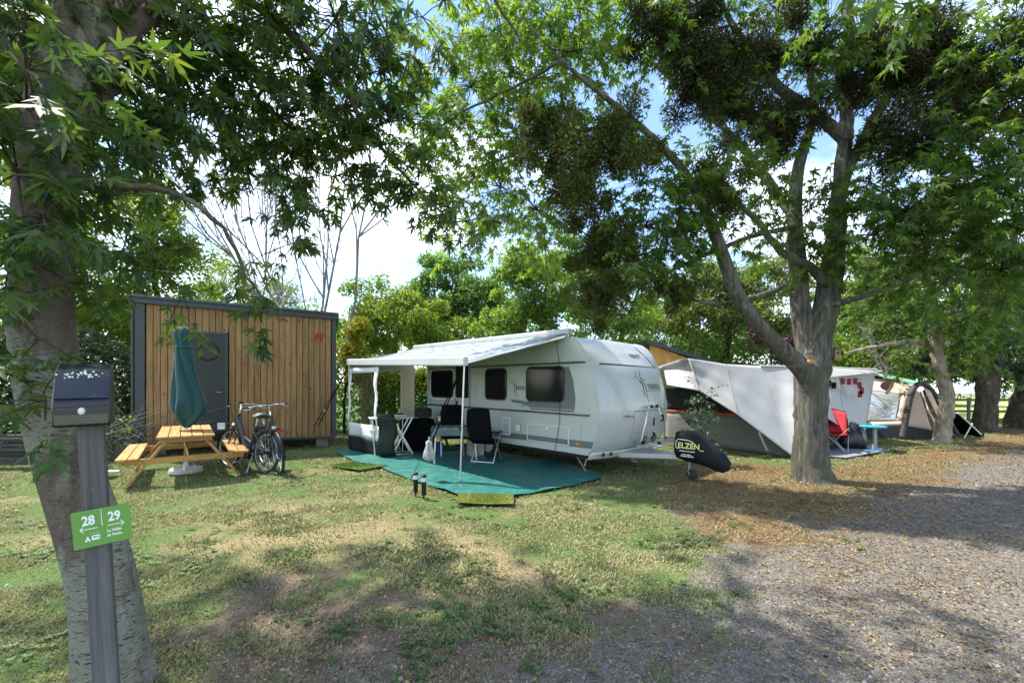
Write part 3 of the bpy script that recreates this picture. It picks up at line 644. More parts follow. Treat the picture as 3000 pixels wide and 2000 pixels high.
MB().box((CW / 2, -.006, .27), (CW, .05, .06)).build('base_rail', M_anth, cab, bevel=.004)
dr_ = MB().box(((S0 + S1) / 2, -.008, 1.72), (S1 - S0 - .03, .04, 2.46)).build('door', pm('door_dark', (.011, .016, .016), .5, 0, .1, 3), cab, bevel=.005)
df = MB()
for xx in (S0 + .005, S1 - .005): df.box((xx, -.012, 1.73), (.05, .06, 2.5))
df.box(((S0 + S1) / 2, -.012, 2.955), (S1 - S0 + .04, .06, .05)); df.build('door_frame', M_anth, cab, bevel=.003)
MB().tube([((S0 + S1) / 2 + .21 * math.cos(a), -.032, 2.50 + .21 * math.sin(a)) for a in np.linspace(0, 2 * math.pi, 33)[:-1]], .022, 6, True).build('porthole_ring', M_black, dr_)
MB().prism([((S0 + S1) / 2 + .2 * math.cos(a), -.029, 2.50 + .2 * math.sin(a)) for a in np.linspace(0, 2 * math.pi, 33)[:-1]], (0, -.004, 0)).build('porthole_glass', pm('porthole_glass', (.014, .013, .012), .2, spec=.25), dr_)
MB().tube([(S1 - .1, -.03, 1.5), (S1 - .1, -.07, 1.5), (S1 - .22, -.07, 1.5)], .011, 8).build('handle', M_steel, dr_)
MB().box((S1 - .12, -.032, .66), (.16, .004, .16)).build('notice', M_whitepaint, dr_)
my = MB()   # red hand drawn mark
def stroke(pts, r=.009): my.tube([(3.80 + a * .40, -.028, 2.86 + b * .40) for a, b in pts], [r * 1.4] * len(pts), 5)
stroke([(-.25, .02), (0, .06), (.1, .10)], .006); stroke([(.05, .02), (.14, .42), (.18, .42), (.12, .1)]); stroke([(.16, .3), (.27, .50), (.30, .46), (.24, .06)]); stroke([(.28, .32), (.40, .56), (.42, .5), (.36, .12), (.5, .2)])
stroke([(.46, .52), (.44, .2), (.52, .18)]); stroke([(.62, .62), (.52, .2), (.36, -.18), (.3, -.22)])
my.build('red_mark', M_red, cab)
ch = MB(); ch.box((CW / 2, CD / 2, .19), (CW - .4, .12, .12)); ch.box((CW / 2, .5, .19), (CW - .4, .1, .12)); ch.box((CW / 2, CD - .5, .19), (CW - .4, .1, .12)); ch.build('chassis', M_black, cab)
for xx in (.35, 2.3, CW - .35):
    st = MB(); st.box((xx, .4, .1), (.3, .25, .22)); st.build('support_block', pm('concrete', (.25, .24, .22), .9, 0, .2), cab, bevel=.01)
for xx in (1.6, 2.4): MB().lathe([(.05, -.1), (.30, -.1), (.32, -.06), (.32, .06), (.30, .1), (.05, .1)], 24, (xx, .55, .32), Matrix.Rotation(R(90), 3, 'X')).build('wheel', M_rubber, cab, smooth=40)

# second cabin seen over the caravan
c2 = thing('tiny_house', 'orange clad cabin with dark sloping roof, mostly hidden behind the caravan', 'cabin', (5.35, 17.0, 0), .12); c2.scale = (.88, .88, .94)
for j in range(20):
    p = MB().box((0, 0, 1.5), (.145, .03, 2.62 + .75 - .048 * j)).build('plank', woodm('orange_cladding', (.40, .20, .055), (.56, .31, .10), 2, .7, False, .12) if j == 0 else bpy.data.materials['orange_cladding'], c2); p.location = (.1 + j * .15, 0, .25 - .024 * j)
MB().prism([(-.1, -.15, 3.46), (3.3, -.15, 2.55), (3.3, -.15, 2.70), (-.1, -.15, 3.62)], (0, 2.6, 0)).build('roof', M_anth, c2)
MB().box((1.4, -.03, 2.62), (.16, .05, .26)).build('vent', M_black, c2); MB().box((1.6, 1.2, 1.2), (2.9, 2.2, 2.3)).build('wall', M_anth, c2)
g2 = thing('shed', 'low grey roofed shed behind the white tarpaulin', 'shed', (9.2, 20.5, 0), .05)
MB().box((1.6, 1, 1.1), (3.2, 2, 2.2)).build('wall', pm('shed_wall', (.16, .17, .17), .8), g2); MB().prism([(-.2, -.2, 2.72), (3.6, -.2, 2.42), (3.6, -.2, 2.52), (-.2, -.2, 2.82)], (0, 2.5, 0)).build('roof', pm('shed_roof', (.30, .33, .36), .5), g2)
MB().box((1.6, -.02, 1.5), (.7, .04, .6)).build('window', M_glassdark, g2)

# ------------------------------------------------------------------ picnic table, parasol, bicycles
TL = Vector((-.6, .8, 0)); TRZ = math.atan2(.8, -.6)
tb = thing('picnic_table', 'honey coloured pine picnic table with attached benches in front of the cabin', 'table', (-6.3, 8.42, 0), TRZ)
TH = .80; LEN = 2.3
for j in range(5):
    p = MB().box((0, 0, 0), (LEN, .152, .036)).build('plank', W_table, tb, bevel=.004); p.location = (0, -.33 + j * .165, TH)
for s in (-1, 1):
    for j in range(2):
        p = MB().box((0, 0, 0), (LEN, .138, .036)).build('bench_plank', W_table, tb, bevel=.004); p.location = (0, s * (.70 + j * .15), .47)
    for e in (-1, 1):
        l = MB().bar((e * .92, s * .24, TH - .02), (e * .92, s * .80, .0), .044, .125, Vector((1, 0, 0))).build('leg', W_table, tb, bevel=.004)
        for (q, z) in ((.5, .4), (.56, .36), (.3, .72)): MB().lathe([(0, -.004), (.012, -.003), (.014, 0)], 8, (e * (.92 + .064), s * q, z), Matrix.Rotation(R(90) * e, 3, 'Y')).build('bolt', M_steel, l)
for e in (-1, 1):
    MB().box((e * .97, 0, .405), (.044, 1.72, .10)).build('crossbeam', W_table, tb, bevel=.004); MB().box((e * .97, 0, TH - .06), (.044, .74, .085)).build('top_batten', W_table, tb, bevel=.004)
    MB().bar((e * .9, 0, .40), (e * .25, 0, TH - .03), .07, .045).build('brace', W_table, tb, bevel=.004)
pb = thing('parasol', 'closed dark teal parasol standing in the picnic table', 'parasol', (-6.3, 8.42, 0), .3)
MB().lathe([(.0, 0), (.26, 0), (.275, .02), (.27, .075), (.24, .10), (.05, .105), (.045, .20), (.0, .2)], 32).build('base', pm('base_white', (.50, .50, .47), .6, 0, .08, 4, dirt=(.28, .26, .22)), pb, smooth=40)
MB().tube([(0, 0, .15), (-.01, 0, 1.5), (-.07, 0, 2.8)], .021, 10).build('pole', M_white, pb)
def pfold(r, z, a):
    t = min(max((z - .87) / 2.0, 0), 1); w = a + .35 * math.sin(3 * z) + .2 * math.sin(2 * a)
    f = abs(math.cos(3.5 * w + .4)) ** .7; f2 = abs(math.cos(6.5 * w - 2.2 * z))
    am = .55 * (1 - t) ** .6 + .16
    return max(.76 * r * (1.10 - am * .55 + am * (.85 * f + .25 * f2) + .08 * math.cos(a - .4)), .01)
prof = [(.03, .86), (.09, .93), (.14, 1.05), (.20, 1.20), (.235, 1.32), (.24, 1.36), (.215, 1.55), (.195, 1.8), (.17, 2.05), (.145, 2.3), (.125, 2.45), (.13, 2.52), (.16, 2.62), (.155, 2.72), (.10, 2.80), (.02, 2.83)]
pr2 = []
for i in range(len(prof) - 1):
    for k in range(3): t = k / 3; pr2.append((prof[i][0] * (1 - t) + prof[i + 1][0] * t, prof[i][1] * (1 - t) + prof[i + 1][1] * t))
cp = MB().lathe(pr2 + [prof[-1]], 60, fold=pfold)
cp.v = [(x - .07 * (z - .8) / 2 + (.10 * math.exp(-((z - 1.3) / .35) ** 2) if x > 0 else 0), y, z - (.16 * abs(math.sin(2.5 * math.atan2(y, x) + .6)) * max(0, 1 - abs(z - 1.25) / .35))) for x, y, z in cp.v]
cv = cp.build('canopy', pm('teal_canvas', (.002, .056, .064), .8, 0, .10, 6, .25, 220, sheen=.2), pb, smooth=0)
MB().tube([(.155 * math.cos(a) - .057, .155 * math.sin(a), 2.43 + .02 * math.sin(a)) for a in np.linspace(0, 6.283, 25)[:-1]], .014, 6, True).build('tie_strap', pm('teal_strap', (.004, .085, .095), .8), cv)

def make_bike():
    b = thing('bicycle', 'bike', 'bicycle'); M_frame = pm('bike_frame', (.035, .036, .038), .38, .2, .06, 5)
    for wx in (-.55, .55):
        t = MB().tube([(wx + .335 * math.cos(a), 0, .36 + .335 * math.sin(a)) for a in np.linspace(0, 6.2832, 49)[:-1]], .023, 8, True); w = t.build('wheel', M_rubber, b, smooth=0)
        MB().tube([(wx + .306 * math.cos(a), 0, .36 + .306 * math.sin(a)) for a in np.linspace(0, 6.2832, 41)[:-1]], .013, 6, True).build('rim', M_steel, w, smooth=0)
        sp = MB()
        for k in range(24):
            a = k * 6.2832 / 24; s = .03 if k % 2 else -.03; sp.tube([(wx + .03 * math.cos(a + 1.2), s, .36 + .03 * math.sin(a + 1.2)), (wx + .3 * math.cos(a), 0, .36 + .3 * math.sin(a))], .0018, 4, caps=False)
        sp.build('spokes', M_chrome, w); MB().lathe([(.0, -.045), (.02, -.045), (.028, 0), (.02, .045), (0, .045)], 12, (wx, 0, .36), Matrix.Rotation(R(90), 3, 'X')).build('hub', M_black, w, smooth=40)
        a0, a1 = (20, 200) if wx < 0 else (-5, 150)
        MB().grid(lambda u, v: (wx + .375 * math.cos(R(a0 + (a1 - a0) * u)), (v - .5) * .056, .36 + .375 * math.sin(R(a0 + (a1 - a0) * u)) - abs(v - .5) * .02), 24, 2).build('mudguard', M_black, b, smooth=0, solid=.003)
    f = MB(); hd, bb, se = Vector((.36, 0, .92)), Vector((-.05, 0, .30)), Vector((-.19, 0, .80))
    f.tube([hd, hd.lerp(bb, .5) + Vector((0, 0, -.03)), bb], [.036, .045, .05], 10); f.tube([bb, se], .02, 8); f.tube([Vector((.37, 0, .84)), Vector((.12, 0, .58)), Vector((-.12, 0, .48))], .022, 8)
    for s in (-.055, .055):
        f.tube([bb + Vector((0, s * .4, 0)), (-.55, s, .36)], .011, 6); f.tube([Vector((-.17, s * .3, .70)), (-.55, s, .36)], .009, 6)
    f.tube([(.395, 0, .80), (.34, 0, 1.0)], .026, 10); fr = f.build('frame', M_frame, b, smooth=40)
    fk = MB(); fk.tube([(.40, 0, .80), (.405, .0, .76)], .024, 8)
    for s in (-.05, .05): fk.tube([(.405, s, .77), (.46, s, .58), (.55, s, .36)], [.017, .016, .011], 8)
    fk.build('fork', M_frame, b, smooth=40)
    st = MB(); st.tube([(.34, 0, 1.0), (.31, 0, 1.13), (.33, 0, 1.17)], .018, 8)
    h = spline([(.10, -.32, 1.16), (.20, -.25, 1.17), (.32, -.12, 1.18), (.345, 0, 1.18), (.32, .12, 1.18), (.20, .25, 1.17), (.10, .32, 1.16)], 4); st.tube(h, .0115, 8); hb = st.build('handlebar', M_chrome, b, smooth=40)
    for s in (-1, 1):
        MB().tube([(.05, s * .345, 1.155), (.15, s * .288, 1.167)], .019, 8).build('grip', M_black, hb); MB().tube([(.20, s * .25, 1.15), (.19, s * .27, 1.13), (.09, s * .35, 1.125)], .007, 6).build('brake_lever', M_alu, hb)
    MB().box((.335, 0, 1.205), (.06, .09, .02)).build('display', M_black, hb, bevel=.006)
    MB().lathe([(0, 0), (.03, .004), (.034, .02), (0, .026)], 12, (.26, -.19, 1.18)).build('bell', M_chrome, hb, smooth=40)
    sd_ = MB().tube([se, (-.225, 0, .93)], .0145, 8); sd_.build('seat_post', M_alu, b)
    def sadd(u, v):
        xx = -.40 + .30 * u; w = .095 * (1 - u) ** .6 + .022; a = (v - .5) * 2; return (xx, a * w, .985 - .03 * a * a - .02 * math.sin(u * 3.14) + .015 * (1 - u))
    sa = MB().grid(sadd, 10, 6); sa.build('saddle', pm('saddle_grey', (.05, .05, .052), .45), b, smooth=0, solid=.03)
    sr = MB().tube([(-.36, -.03, .95), (-.22, -.02, .935), (-.12, 0, .955)], .005, 5); sr.tube([(-.36, .03, .95), (-.22, .02, .935), (-.12, 0, .955)], .005, 5); sr.build('saddle_rail', M_steel, b)
    rk = MB()
    for s in (-.06, .06): rk.tube([(-.28, s, .77), (-.5, s, .775), (-.86, s, .775)], .006, 6); rk.tube([(-.62, s, .775), (-.56, s * .9, .38)], .006, 6); rk.tube([(-.78, s, .775), (-.57, s * .9, .38)], .006, 6)
    for xx in (-.4, -.6, -.86): rk.tube([(xx, -.06, .775), (xx, .06, .775)], .006, 6)
    rk.build('luggage_rack', M_black, b); MB().box((-.56, 0, .735), (.38, .10, .055)).build('battery', M_black, b, bevel=.012)
    MB().box((-.885, 0, .735), (.02, .11, .035)).build('rear_light', pm('lamp_red', (.5, .02, .03), .2), b, bevel=.006)
    MB().lathe([(0, -.04), (.03, -.03), (.036, .02), (0, .035)], 14, (.47, 0, .79), Matrix.Rotation(R(90), 3, 'Y')).build('headlight', pm('lamp_chrome', (.7, .7, .66), .15, .3), b, smooth=40)
    MB().lathe([(0, -.07), (.085, -.06), (.095, 0), (.085, .06), (0, .07)], 18, bb, Matrix.Rotation(R(90), 3, 'X')).build('motor', M_black, b, smooth=40)
    cr = MB(); cr.tube([bb + Vector((0, .08, 0)), bb + Vector((.1, .09, -.14))], .012, 6); cr.tube([bb + Vector((0, -.08, 0)), bb + Vector((-.1, -.09, .14))], .012, 6); cr.box(bb + Vector((.1, .14, -.14)), (.09, .09, .022)); cr.box(bb + Vector((-.1, -.14, .14)), (.09, .09, .022)); cr.build('crank', M_steel, b)
    MB().box((-.28, -.06, .34), (.55, .012, .10)).build('chain_guard', M_black, b, bevel=.004); MB().tube([(-.3, .08, .33), (-.36, .2, .01)], .009, 6).build('kickstand', M_alu, b)
    cb = MB(); cb.tube(spline([(.15, .28, 1.14), (.4, .12, 1.08), (.46, .05, .95), (.41, .03, .8)], 4), .004, 5); cb.tube(spline([(.15, -.28, 1.14), (.42, -.1, 1.05), (.44, -.03, .9), (.2, 0, .7)], 4), .004, 5); cb.build('cable', M_black, b)
    return b
bk = make_bike(); bk['label'] = 'dark grey electric bicycle facing the cabin, rear light towards the camera'; bk['group'] = 'bicycles beside the picnic table'
bk2 = copy_tree(bk); bk2['label'] = 'dark grey electric bicycle facing the camera, its front wheel on the right'
def place_bike(b, c, heading, tilt): b.location = c; b.scale = (1.11, 1.11, 1.11); b.rotation_euler = (tilt, 0, heading)
place_bike(bk, (-5.26, 8.60, 0), math.atan2(.47, -.88), R(5)); place_bike(bk2, (-4.80, 8.68, 0), math.atan2(-.74, .67), R(5))

# ------------------------------------------------------------------ caravan: u runs back from the front corner, v across, z up
KO = Vector((1.53, 7.80, 0)); ku = Vector((-.673, .74, 0)); kv = Vector((.74, .673, 0)); KL = 5.75; KW = 2.38
# local frame of the caravan empty: x = -u (forward), y = v ... built as u -> -x so that the body is not mirrored
KRZ = math.atan2(-ku.y, -ku.x)
def kp(u, v, z): return Vector((-u, v, z))
car = thing('caravan', 'white touring caravan with dark windows, grey stripes and a rear awning side', 'caravan', KO, KRZ)
car['label'] = 'white touring caravan with black windows and grey stripes behind the green groundsheet'
M_body = pm('caravan_skin', (.45, .475, .46), .28, 0, .05, 3.0, stretch=(4, 4, .4), coat=.25, dirt=(.38, .40, .37), ds=1.3, dlo=.5, dhi=.8)
M_side = pm('caravan_side', (.45, .47, .435), .30, 0, .055, 3.0, .05, 180, stretch=(4, 4, .35), coat=.2, dirt=(.40, .41, .37), ds=1.2, dlo=.5, dhi=.8)
M_trim = pm('caravan_grey', (.085, .10, .095), .4, 0, .05); M_decal = pm('decal_grey', (.12, .135, .13), .45, 0, .05); M_logo = pm('decal_black', (.015, .015, .016), .5)
FE = [(.42, .21), (.5, .117), (.74, .02), (1.02, -.05), (1.3, -.045), (1.6, .015), (2.0, .12), (2.3, .27), (2.46, .40), (2.56, .55), (2.60, .72)]
def fe(z): return float(np.interp(z, [a for a, _ in FE], [b for _, b in FE]))
def bulge(z): return .17 * float(sstep(2.60, 1.7, np.float64(z)))
def fu(v, z): s = abs(2 * v / KW - 1); return fe(z) - bulge(z) * (1 - s ** 3.6)
fz = list(np.linspace(.42, 2.0, 15)) + list(np.linspace(2.08, 2.60, 12))
prof = [(None, z) for z in fz] + [(u, 2.60 + .035 * math.sin(math.pi * (u - .72) / 4.6)) for u in np.linspace(1.0, 5.3, 12)] + [(5.55, 2.56), (5.68, 2.44), (5.74, 2.2), (5.76, 1.5), (5.75, .9), (5.72, .42)]
NV = 20; sk = MB(); vs = []; fs = []
for (u, z) in prof:
    for j in range(NV + 1):
        v = KW * j / NV; uu = fu(v, z) if u is None else u + (.06 * (1 - abs(2 * v / KW - 1) ** 3) if u > 5.5 else 0)
        zz = z + (0.03 * (1 - (2 * v / KW - 1) ** 2) if z > 2.5 else 0)
        vs.append(kp(uu, v, zz))
for i in range(len(prof) - 1):
    for j in range(NV): a = i * (NV + 1) + j; fs.append((a, a + 1, a + NV + 2, a + NV + 1))
body = sk.add(vs, fs).build('body', M_body, car, smooth=35)
for v in (0, KW):
    sw = MB(); poly = [kp(fu(v, z) if u is None else u, v, z) for u, z in prof]; sw.prism(poly, (0, .012 if v else -.004, 0)); sw.build('side_wall', M_side, car)
eg = MB()   # edge mouldings along the front corners
for v in (-.004, KW + .004): eg.tube([kp(fu(0, z) + .004, v, z) for z in fz] + [kp(u, v, z) for u, z in prof if u is not None and u < 5.6], .014, 6)
eg.build('edge_moulding', pm('moulding', (.42, .44, .43), .35), car, smooth=40)
def side_poly(name, pts, mat, parent, th=.006, v=0.0, bevel=0):
    return MB().prism([kp(u, v - .0045, z) for u, z in pts], (0, -th, 0)).build(name, mat, parent, bevel=bevel)
def side_tube(name, pts, r, mat, parent): return MB().tube([kp(u, -.012, z) for u, z in pts], r, 6).build(name, mat, parent)
# decals, then windows
side_poly('decal', [(.52, 1.22), (.50, 1.45), (.56, 1.8), (.66, 2.035), (.80, 2.035), (.80, 1.34), (1.80, 1.34), (2.3, 1.38), (2.28, 1.31), (1.9, 1.285), (1.7, 1.22)], M_decal, car, .0015)
side_poly('decal', [(.06, .66), (.12, .53), (5.73, .50), (5.73, .62), (2.6, .64)], M_decal, car, .0015)
side_poly('stripe', [(.52, 1.205), (1.72, 1.205), (1.70, 1.185), (.54, 1.18)], M_logo, car, .0015)
for (u0, u1) in ((.79, 1.80), (2.46, 3.17), (4.51, 5.52)):
    f_ = side_poly('window_frame', rrect(u0 - .03, 1.335, u1 + .03, 2.065, .13), pm('window_seal', (.05, .05, .05), .6), car, .010)
    p = MB().prism([kp(u, -.016, z) for u, z in rrect(u0, 1.365, u1, 2.04, .11)], (0, -.014, 0)).build('window_pane', M_glassdark, f_, bevel=.008)
side_poly('rear_window_surround', rrect(4.44, 1.29, 5.60, 2.11, .15), M_white, car, .004)
for (z, h) in ((2.105, .024), (1.13, .030)):
    MB().box(kp(2.97, -.014, z), (5.42 if z > 2 else 5.6, .02, h)).build('side_strip', pm('strip_dark', (.06, .06, .062), .35), car, bevel=.005); MB().box(kp(2.97, -.016, z + h * .75), (5.42 if z > 2 else 5.6, .016, .012)).build('side_strip', M_chrome, car)
d_ = side_poly('door', rrect(3.78, .50, 4.40, 2.26, .07), M_side, car, .012)
MB().tube([kp(u, -.018, z) for u, z in rrect(3.78, .50, 4.40, 2.26, .07)], .009, 5, True).build('door_seal', M_trim, d_); MB().prism([kp(u, -.018, z) for u, z in rrect(3.82, 1.36, 4.36, 2.18, .06)], (0, -.012, 0)).build('door_window', M_glassdark, d_, bevel=.006)
MB().box(kp(4.31, -.03, 1.21), (.04, .03, .15)).build('door_handle', M_black, d_, bevel=.006)
ht = side_poly('locker_hatch', rrect(.65, .535, 1.79, .885, .03), M_side, car, .010)
MB().tube([kp(u, -.016, z) for u, z in rrect(.66, .54, 1.78, .88, .03)], .008, 5, True).build('hatch_frame', M_white, ht); MB().box(kp(1.22, -.02, .60), (1.08, .004, .10)).build('hatch_stripe', M_decal, ht); MB().lathe([(0, 0), (.03, .002), (.028, .012), (0, .014)], 12, kp(1.22, -.016, .82), Matrix.Rotation(R(90), 3, 'X')).build('hatch_lock', M_white, ht)
vt = side_poly('fridge_vent', rrect(2.32, .58, 2.60, .97, .03), M_white, car, .012)
for k in range(6): MB().box(kp(2.46, -.02, .64 + .055 * k), (.22, .006, .018)).build('vent_slat', M_trim, vt)
so = side_poly('socket_flap', rrect(2.0, .70, 2.11, .84, .015), M_white, car, .03); side_poly('socket_shadow', rrect(1.985, .69, 2.125, .85, .02), M_trim, car, .004)
MB().box(kp(.44, -.02, .585), (.09, .03, .045)).build('marker_lamp', pm('amber_lens', (.75, .20, .02), .25), car, bevel=.012)
for u in (3.3,): MB().box(kp(u, -.018, .75), (.32, .02, .36)).build('service_hatch', M_white, car, bevel=.01)
MB().box(kp(2.95, .03, .44), (5.55, .06, .09)).build('sill', pm('sill_alu', (.52, .54, .52), .4, .2), car, bevel=.012)
MB().box(kp(2.9, KW / 2, .38), (5.4, KW - .2, .12)).build('underfloor', M_black, car)
def front_poly(pts, off, th=0): return [kp(fu(v, z) - off, v, z) for v, z in pts]
def front_map(name, vs, fs, v0, z0, off, mat, parent=None, solid=0): return MB().add([kp(fu(v0 + q.x, z0 + q.y) - off, v0 + q.x, z0 + q.y) for q in vs], fs).build(name, mat, parent or car, recalc=False, solid=solid)
def side_map(name, vs, fs, u0, z0, mat): return MB().add([kp(u0 - q.x, -.0085, z0 + q.y) for q in vs], fs).build(name, mat, car, recalc=False)
def dancer(): return [[(-.19, .02), (-.12, .03), (-.06, .07), (-.03, .09)], [(-.02, .11), (.0, .15), (-.01, .12)], [(.17, .19), (.11, .12), (.07, .02), (.08, -.05), (.16, -.11), (.18, -.18), (.17, -.28), (.17, -.36), (.20, -.46)], [(-.02, .08), (-.02, .0), (.07, -.10), (.09, -.18), (.08, -.28), (.11, -.33), (.16, -.33)], [(.10, .03), (.20, -.05)]]
lg = MB()
for l in dancer():
    pts = spline([Vector((a, b, 0)) for a, b in l], 4); n = len(pts)
    lg.tube([kp(fu(1.2 + p.x, 1.80 + p.y) - .004, 1.2 + p.x, 1.80 + p.y) for p in pts], [.002 + .005 * math.sin(math.pi * i / (n - 1)) for i in range(n)], 5)
lg.tube([kp(fu(v, 1.575) - .004, v, 1.575) for v in np.linspace(1.42, 2.0, 12)], .005, 4); lg.build('figure_logo', M_logo, car)
v_, f_2 = text_geo('TENDENZA', .115, .001); v_ = [Vector((q.x * .88, q.y * 1.25, 0)) for q in v_]; front_map('lettering', v_, f_2, 1.72, 1.65, .004, M_logo)
v_, f_2 = text_geo('FENDT', .125, .002); front_map('lettering', v_, f_2, 1.56, 2.27, .004, M_logo)
lg = MB()
for l in dancer():
    pts = spline([Vector((a, b, 0)) for a, b in l], 4); n = len(pts); lg.tube([kp(2.24 - p.x * .65, -.0085, 1.72 + p.y * .62) for p in pts], [.0015 + .0035 * math.sin(math.pi * i / (n - 1)) for i in range(n)], 5)
lg.tube([kp(2.16, -.0085, 1.585), kp(1.85, -.0085, 1.585)], .003, 4); lg.build('figure_logo', M_logo, car)
v_, f_2 = text_geo('TENDENZA', .075, .0008); v_ = [Vector((q.x * .72, q.y * 1.2, 0)) for q in v_]; side_map('lettering', v_, f_2, 2.01, 1.625, M_logo)
v_, f_2 = text_geo('515', .085, .0015); side_map('lettering', v_, f_2, 1.91, 1.245, M_logo)
MB().tube([kp(fu(v, 2.08) - .012, v, 2.09 - .02 * v) for v in np.linspace(.2, 2.1, 20)], .016, 6).build('front_strip', M_trim, car); MB().tube([kp(fu(2.1, z) - .01, 2.1 - (z - 2.05) * .5, z) for z in np.linspace(2.05, 2.55, 8)], .009, 5).build('front_strip', M_trim, car); MB().tube([kp(fu(v, 1.19) - .004, v, 1.19) for v in np.linspace(.85, 2.2, 16)], .007, 5).build('front_strip', M_trim, car)
gl = MB(); gl.tube([kp(fu(.85, z) - .002, .85 + .12 * (1.19 - z) ** 2, z) for z in np.linspace(1.19, .46, 10)], .005, 4); gl.tube([kp(fu(.45, z) - .002, .45 + .4 * (2.05 - z), z) for z in np.linspace(2.03, 1.21, 10)], .003, 4); gl.build('panel_seam', pm('seam', (.30, .32, .31), .5), car)
MB().prism(front_poly(rrect(.47, 1.06, .82, 1.18, .03), .006), (-.0, 0, 0.0)).v
gh = MB(); gh.tube([kp(fu(.5, 1.12) - .01, .5, 1.125), kp(fu(.6, 1.12) - .045, .6, 1.12), kp(fu(.78, 1.1) - .045, .78, 1.10), kp(fu(.82, 1.1) - .01, .82, 1.095)], .014, 8); gh.build('grab_handle', M_chrome, car, smooth=40)
# front bumper skirt, drawbar cover, steadies, road wheels
bm_ = MB(); bm_.grid(lambda a, b: kp(fu(KW * a, .45) - .05 + .10 * b, KW * a, .46 - .14 * b), 20, 4); bm_.build('bumper', pm('bumper_white', (.55, .56, .54), .4), car, smooth=0, solid=.02)
for v in (.22, .40): MB().lathe([(0, 0), (.04, .004), (.035, .02), (0, .022)], 12, kp(fu(v, .45) - .05, v, .415), Matrix.Rotation(R(90), 3, 'Y')).build('front_lamp', pm('lamp_dark', (.03, .03, .03), .2), car)
db = MB(); db.prism([kp(-.02, .55, .34), kp(-.02, .55, .47), kp(-.02, 1.85, .47), kp(-.02, 1.85, .34)], (.0, 0, 0)); db = MB()
db.add([kp(.05, .72, .30), kp(.05, 1.66, .30), kp(.05, 1.66, .40), kp(.05, .72, .40), kp(-1.05, 1.10, .36), kp(-1.05, 1.28, .36), kp(-1.05, 1.28, .44), kp(-1.05, 1.10, .44)], [(0, 1, 2, 3), (4, 7, 6, 5), (0, 4, 5, 1), (3, 2, 6, 7), (0, 3, 7, 4), (1, 5, 6, 2)]); db.build('drawbar_cover', pm('drawbar_plastic', (.42, .43, .42), .45, 0, .06), car, bevel=.02)
hc = MB()   # padded hitch cover
rings = [(-.90, .60, .10, .12), (-.94, .61, .20, .25), (-1.08, .61, .22, .28), (-1.26, .60, .21, .28), (-1.38, .54, .19, .24), (-1.50, .47, .17, .20), (-1.62, .41, .165, .18), (-1.73, .37, .14, .15), (-1.80, .35, .07, .08)]
vs = []; ns = 18
for (u, z, ry, rz) in rings:
    for k in range(ns):
        a = 2 * math.pi * k / ns; c_, s_ = math.cos(a), math.sin(a); sg = lambda q: math.copysign(abs(q) ** .7, q)
        vs.append(kp(u + .01 * math.sin(5 * a + u * 9), 1.19 + ry * sg(c_), z + rz * sg(s_) + .008 * math.sin(3 * a + u * 12)))
fs = [(i * ns + k, i * ns + (k + 1) % ns, (i + 1) * ns + (k + 1) % ns, (i + 1) * ns + k) for i in range(len(rings) - 1) for k in range(ns)] + [tuple(range(ns)), tuple((len(rings) - 1) * ns + k for k in range(ns))]
hcv = hc.add(vs, fs).build('hitch_cover', pm('cover_black', (.009, .009, .011), .6, 0, .2, 6, .4, 25, spec=.2), car, smooth=0)
yl = pm('lettering_yellow', (.78, .74, .22), .6); pw = lambda q, u0, z0: kp(u0 - q.x, 1.19 - .222 - .014 - .02 * max(0, 1 - abs((u0 - q.x + .88) / .3)) * 0, z0 + q.y)
v_, f_2 = text_geo('ELZEN', .135, .003); v_ = [Vector((q.x, q.y, 0)) for q in v_]; MB().add([pw(q, -1.22, .63) for q in v_], f_2).build('lettering', yl, hcv, recalc=False)
for tx, sz, z0 in (('caravans en recreatie', .032, .512), ('www. elzen .', .034, .452), ('TEL 0485 33 45 09', .030, .42)):
    v_, f_2 = text_geo(tx, sz, .0012); MB().add([pw(q, -1.19, z0 + .03) for q in v_], f_2).build('lettering', M_whitepaint, hcv, recalc=False)
MB().tube([pw(Vector((a, b, 0)), -1.22, .63) for a, b in ((-.17, -.05), (-.22, -.05), (-.235, -.02), (-.225, .07), (-.19, .11), (-.0, .10), (.06, .08), (.09, .06))], .006, 5).build('mark_outline', M_whitepaint, hcv); MB().tube([pw(Vector((a, -.055, 0)), -1.22, .63) for a in (.20, .26)], .006, 5).build('mark_dash', M_whitepaint, hcv)
jw = MB(); jw.tube([kp(-1.12, 1.19, .5), kp(-1.12, 1.19, .17)], .022, 8); jw.bar(kp(-1.12, 1.15, .17), kp(-1.15, 1.15, .10), .04, .02); jp = jw.build('jockey_stem', M_steel, car)
MB().lathe([(0, -.03), (.07, -.03), (.095, -.02), (.10, 0), (.095, .02), (.07, .03), (0, .03)], 20, kp(-1.17, 1.19, .10), Matrix.Rotation(R(90), 3, 'X')).build('jockey_wheel', M_rubber, car, smooth=40)
for (u, v) in ((.55, .35), (.55, 2.0), (5.3, .35), (5.3, 2.0)):
    s_ = MB(); s_.bar(kp(u + .25, v, .36), kp(u - .05, v - .02, .03), .05, .03); s_.bar(kp(u - .02, v + .05, .36), kp(u + .03, v, .06), .03, .02); s_.box(kp(u - .05, v, .015), (.12, .10, .03)); s_.build('corner_steady', M_steel, car)
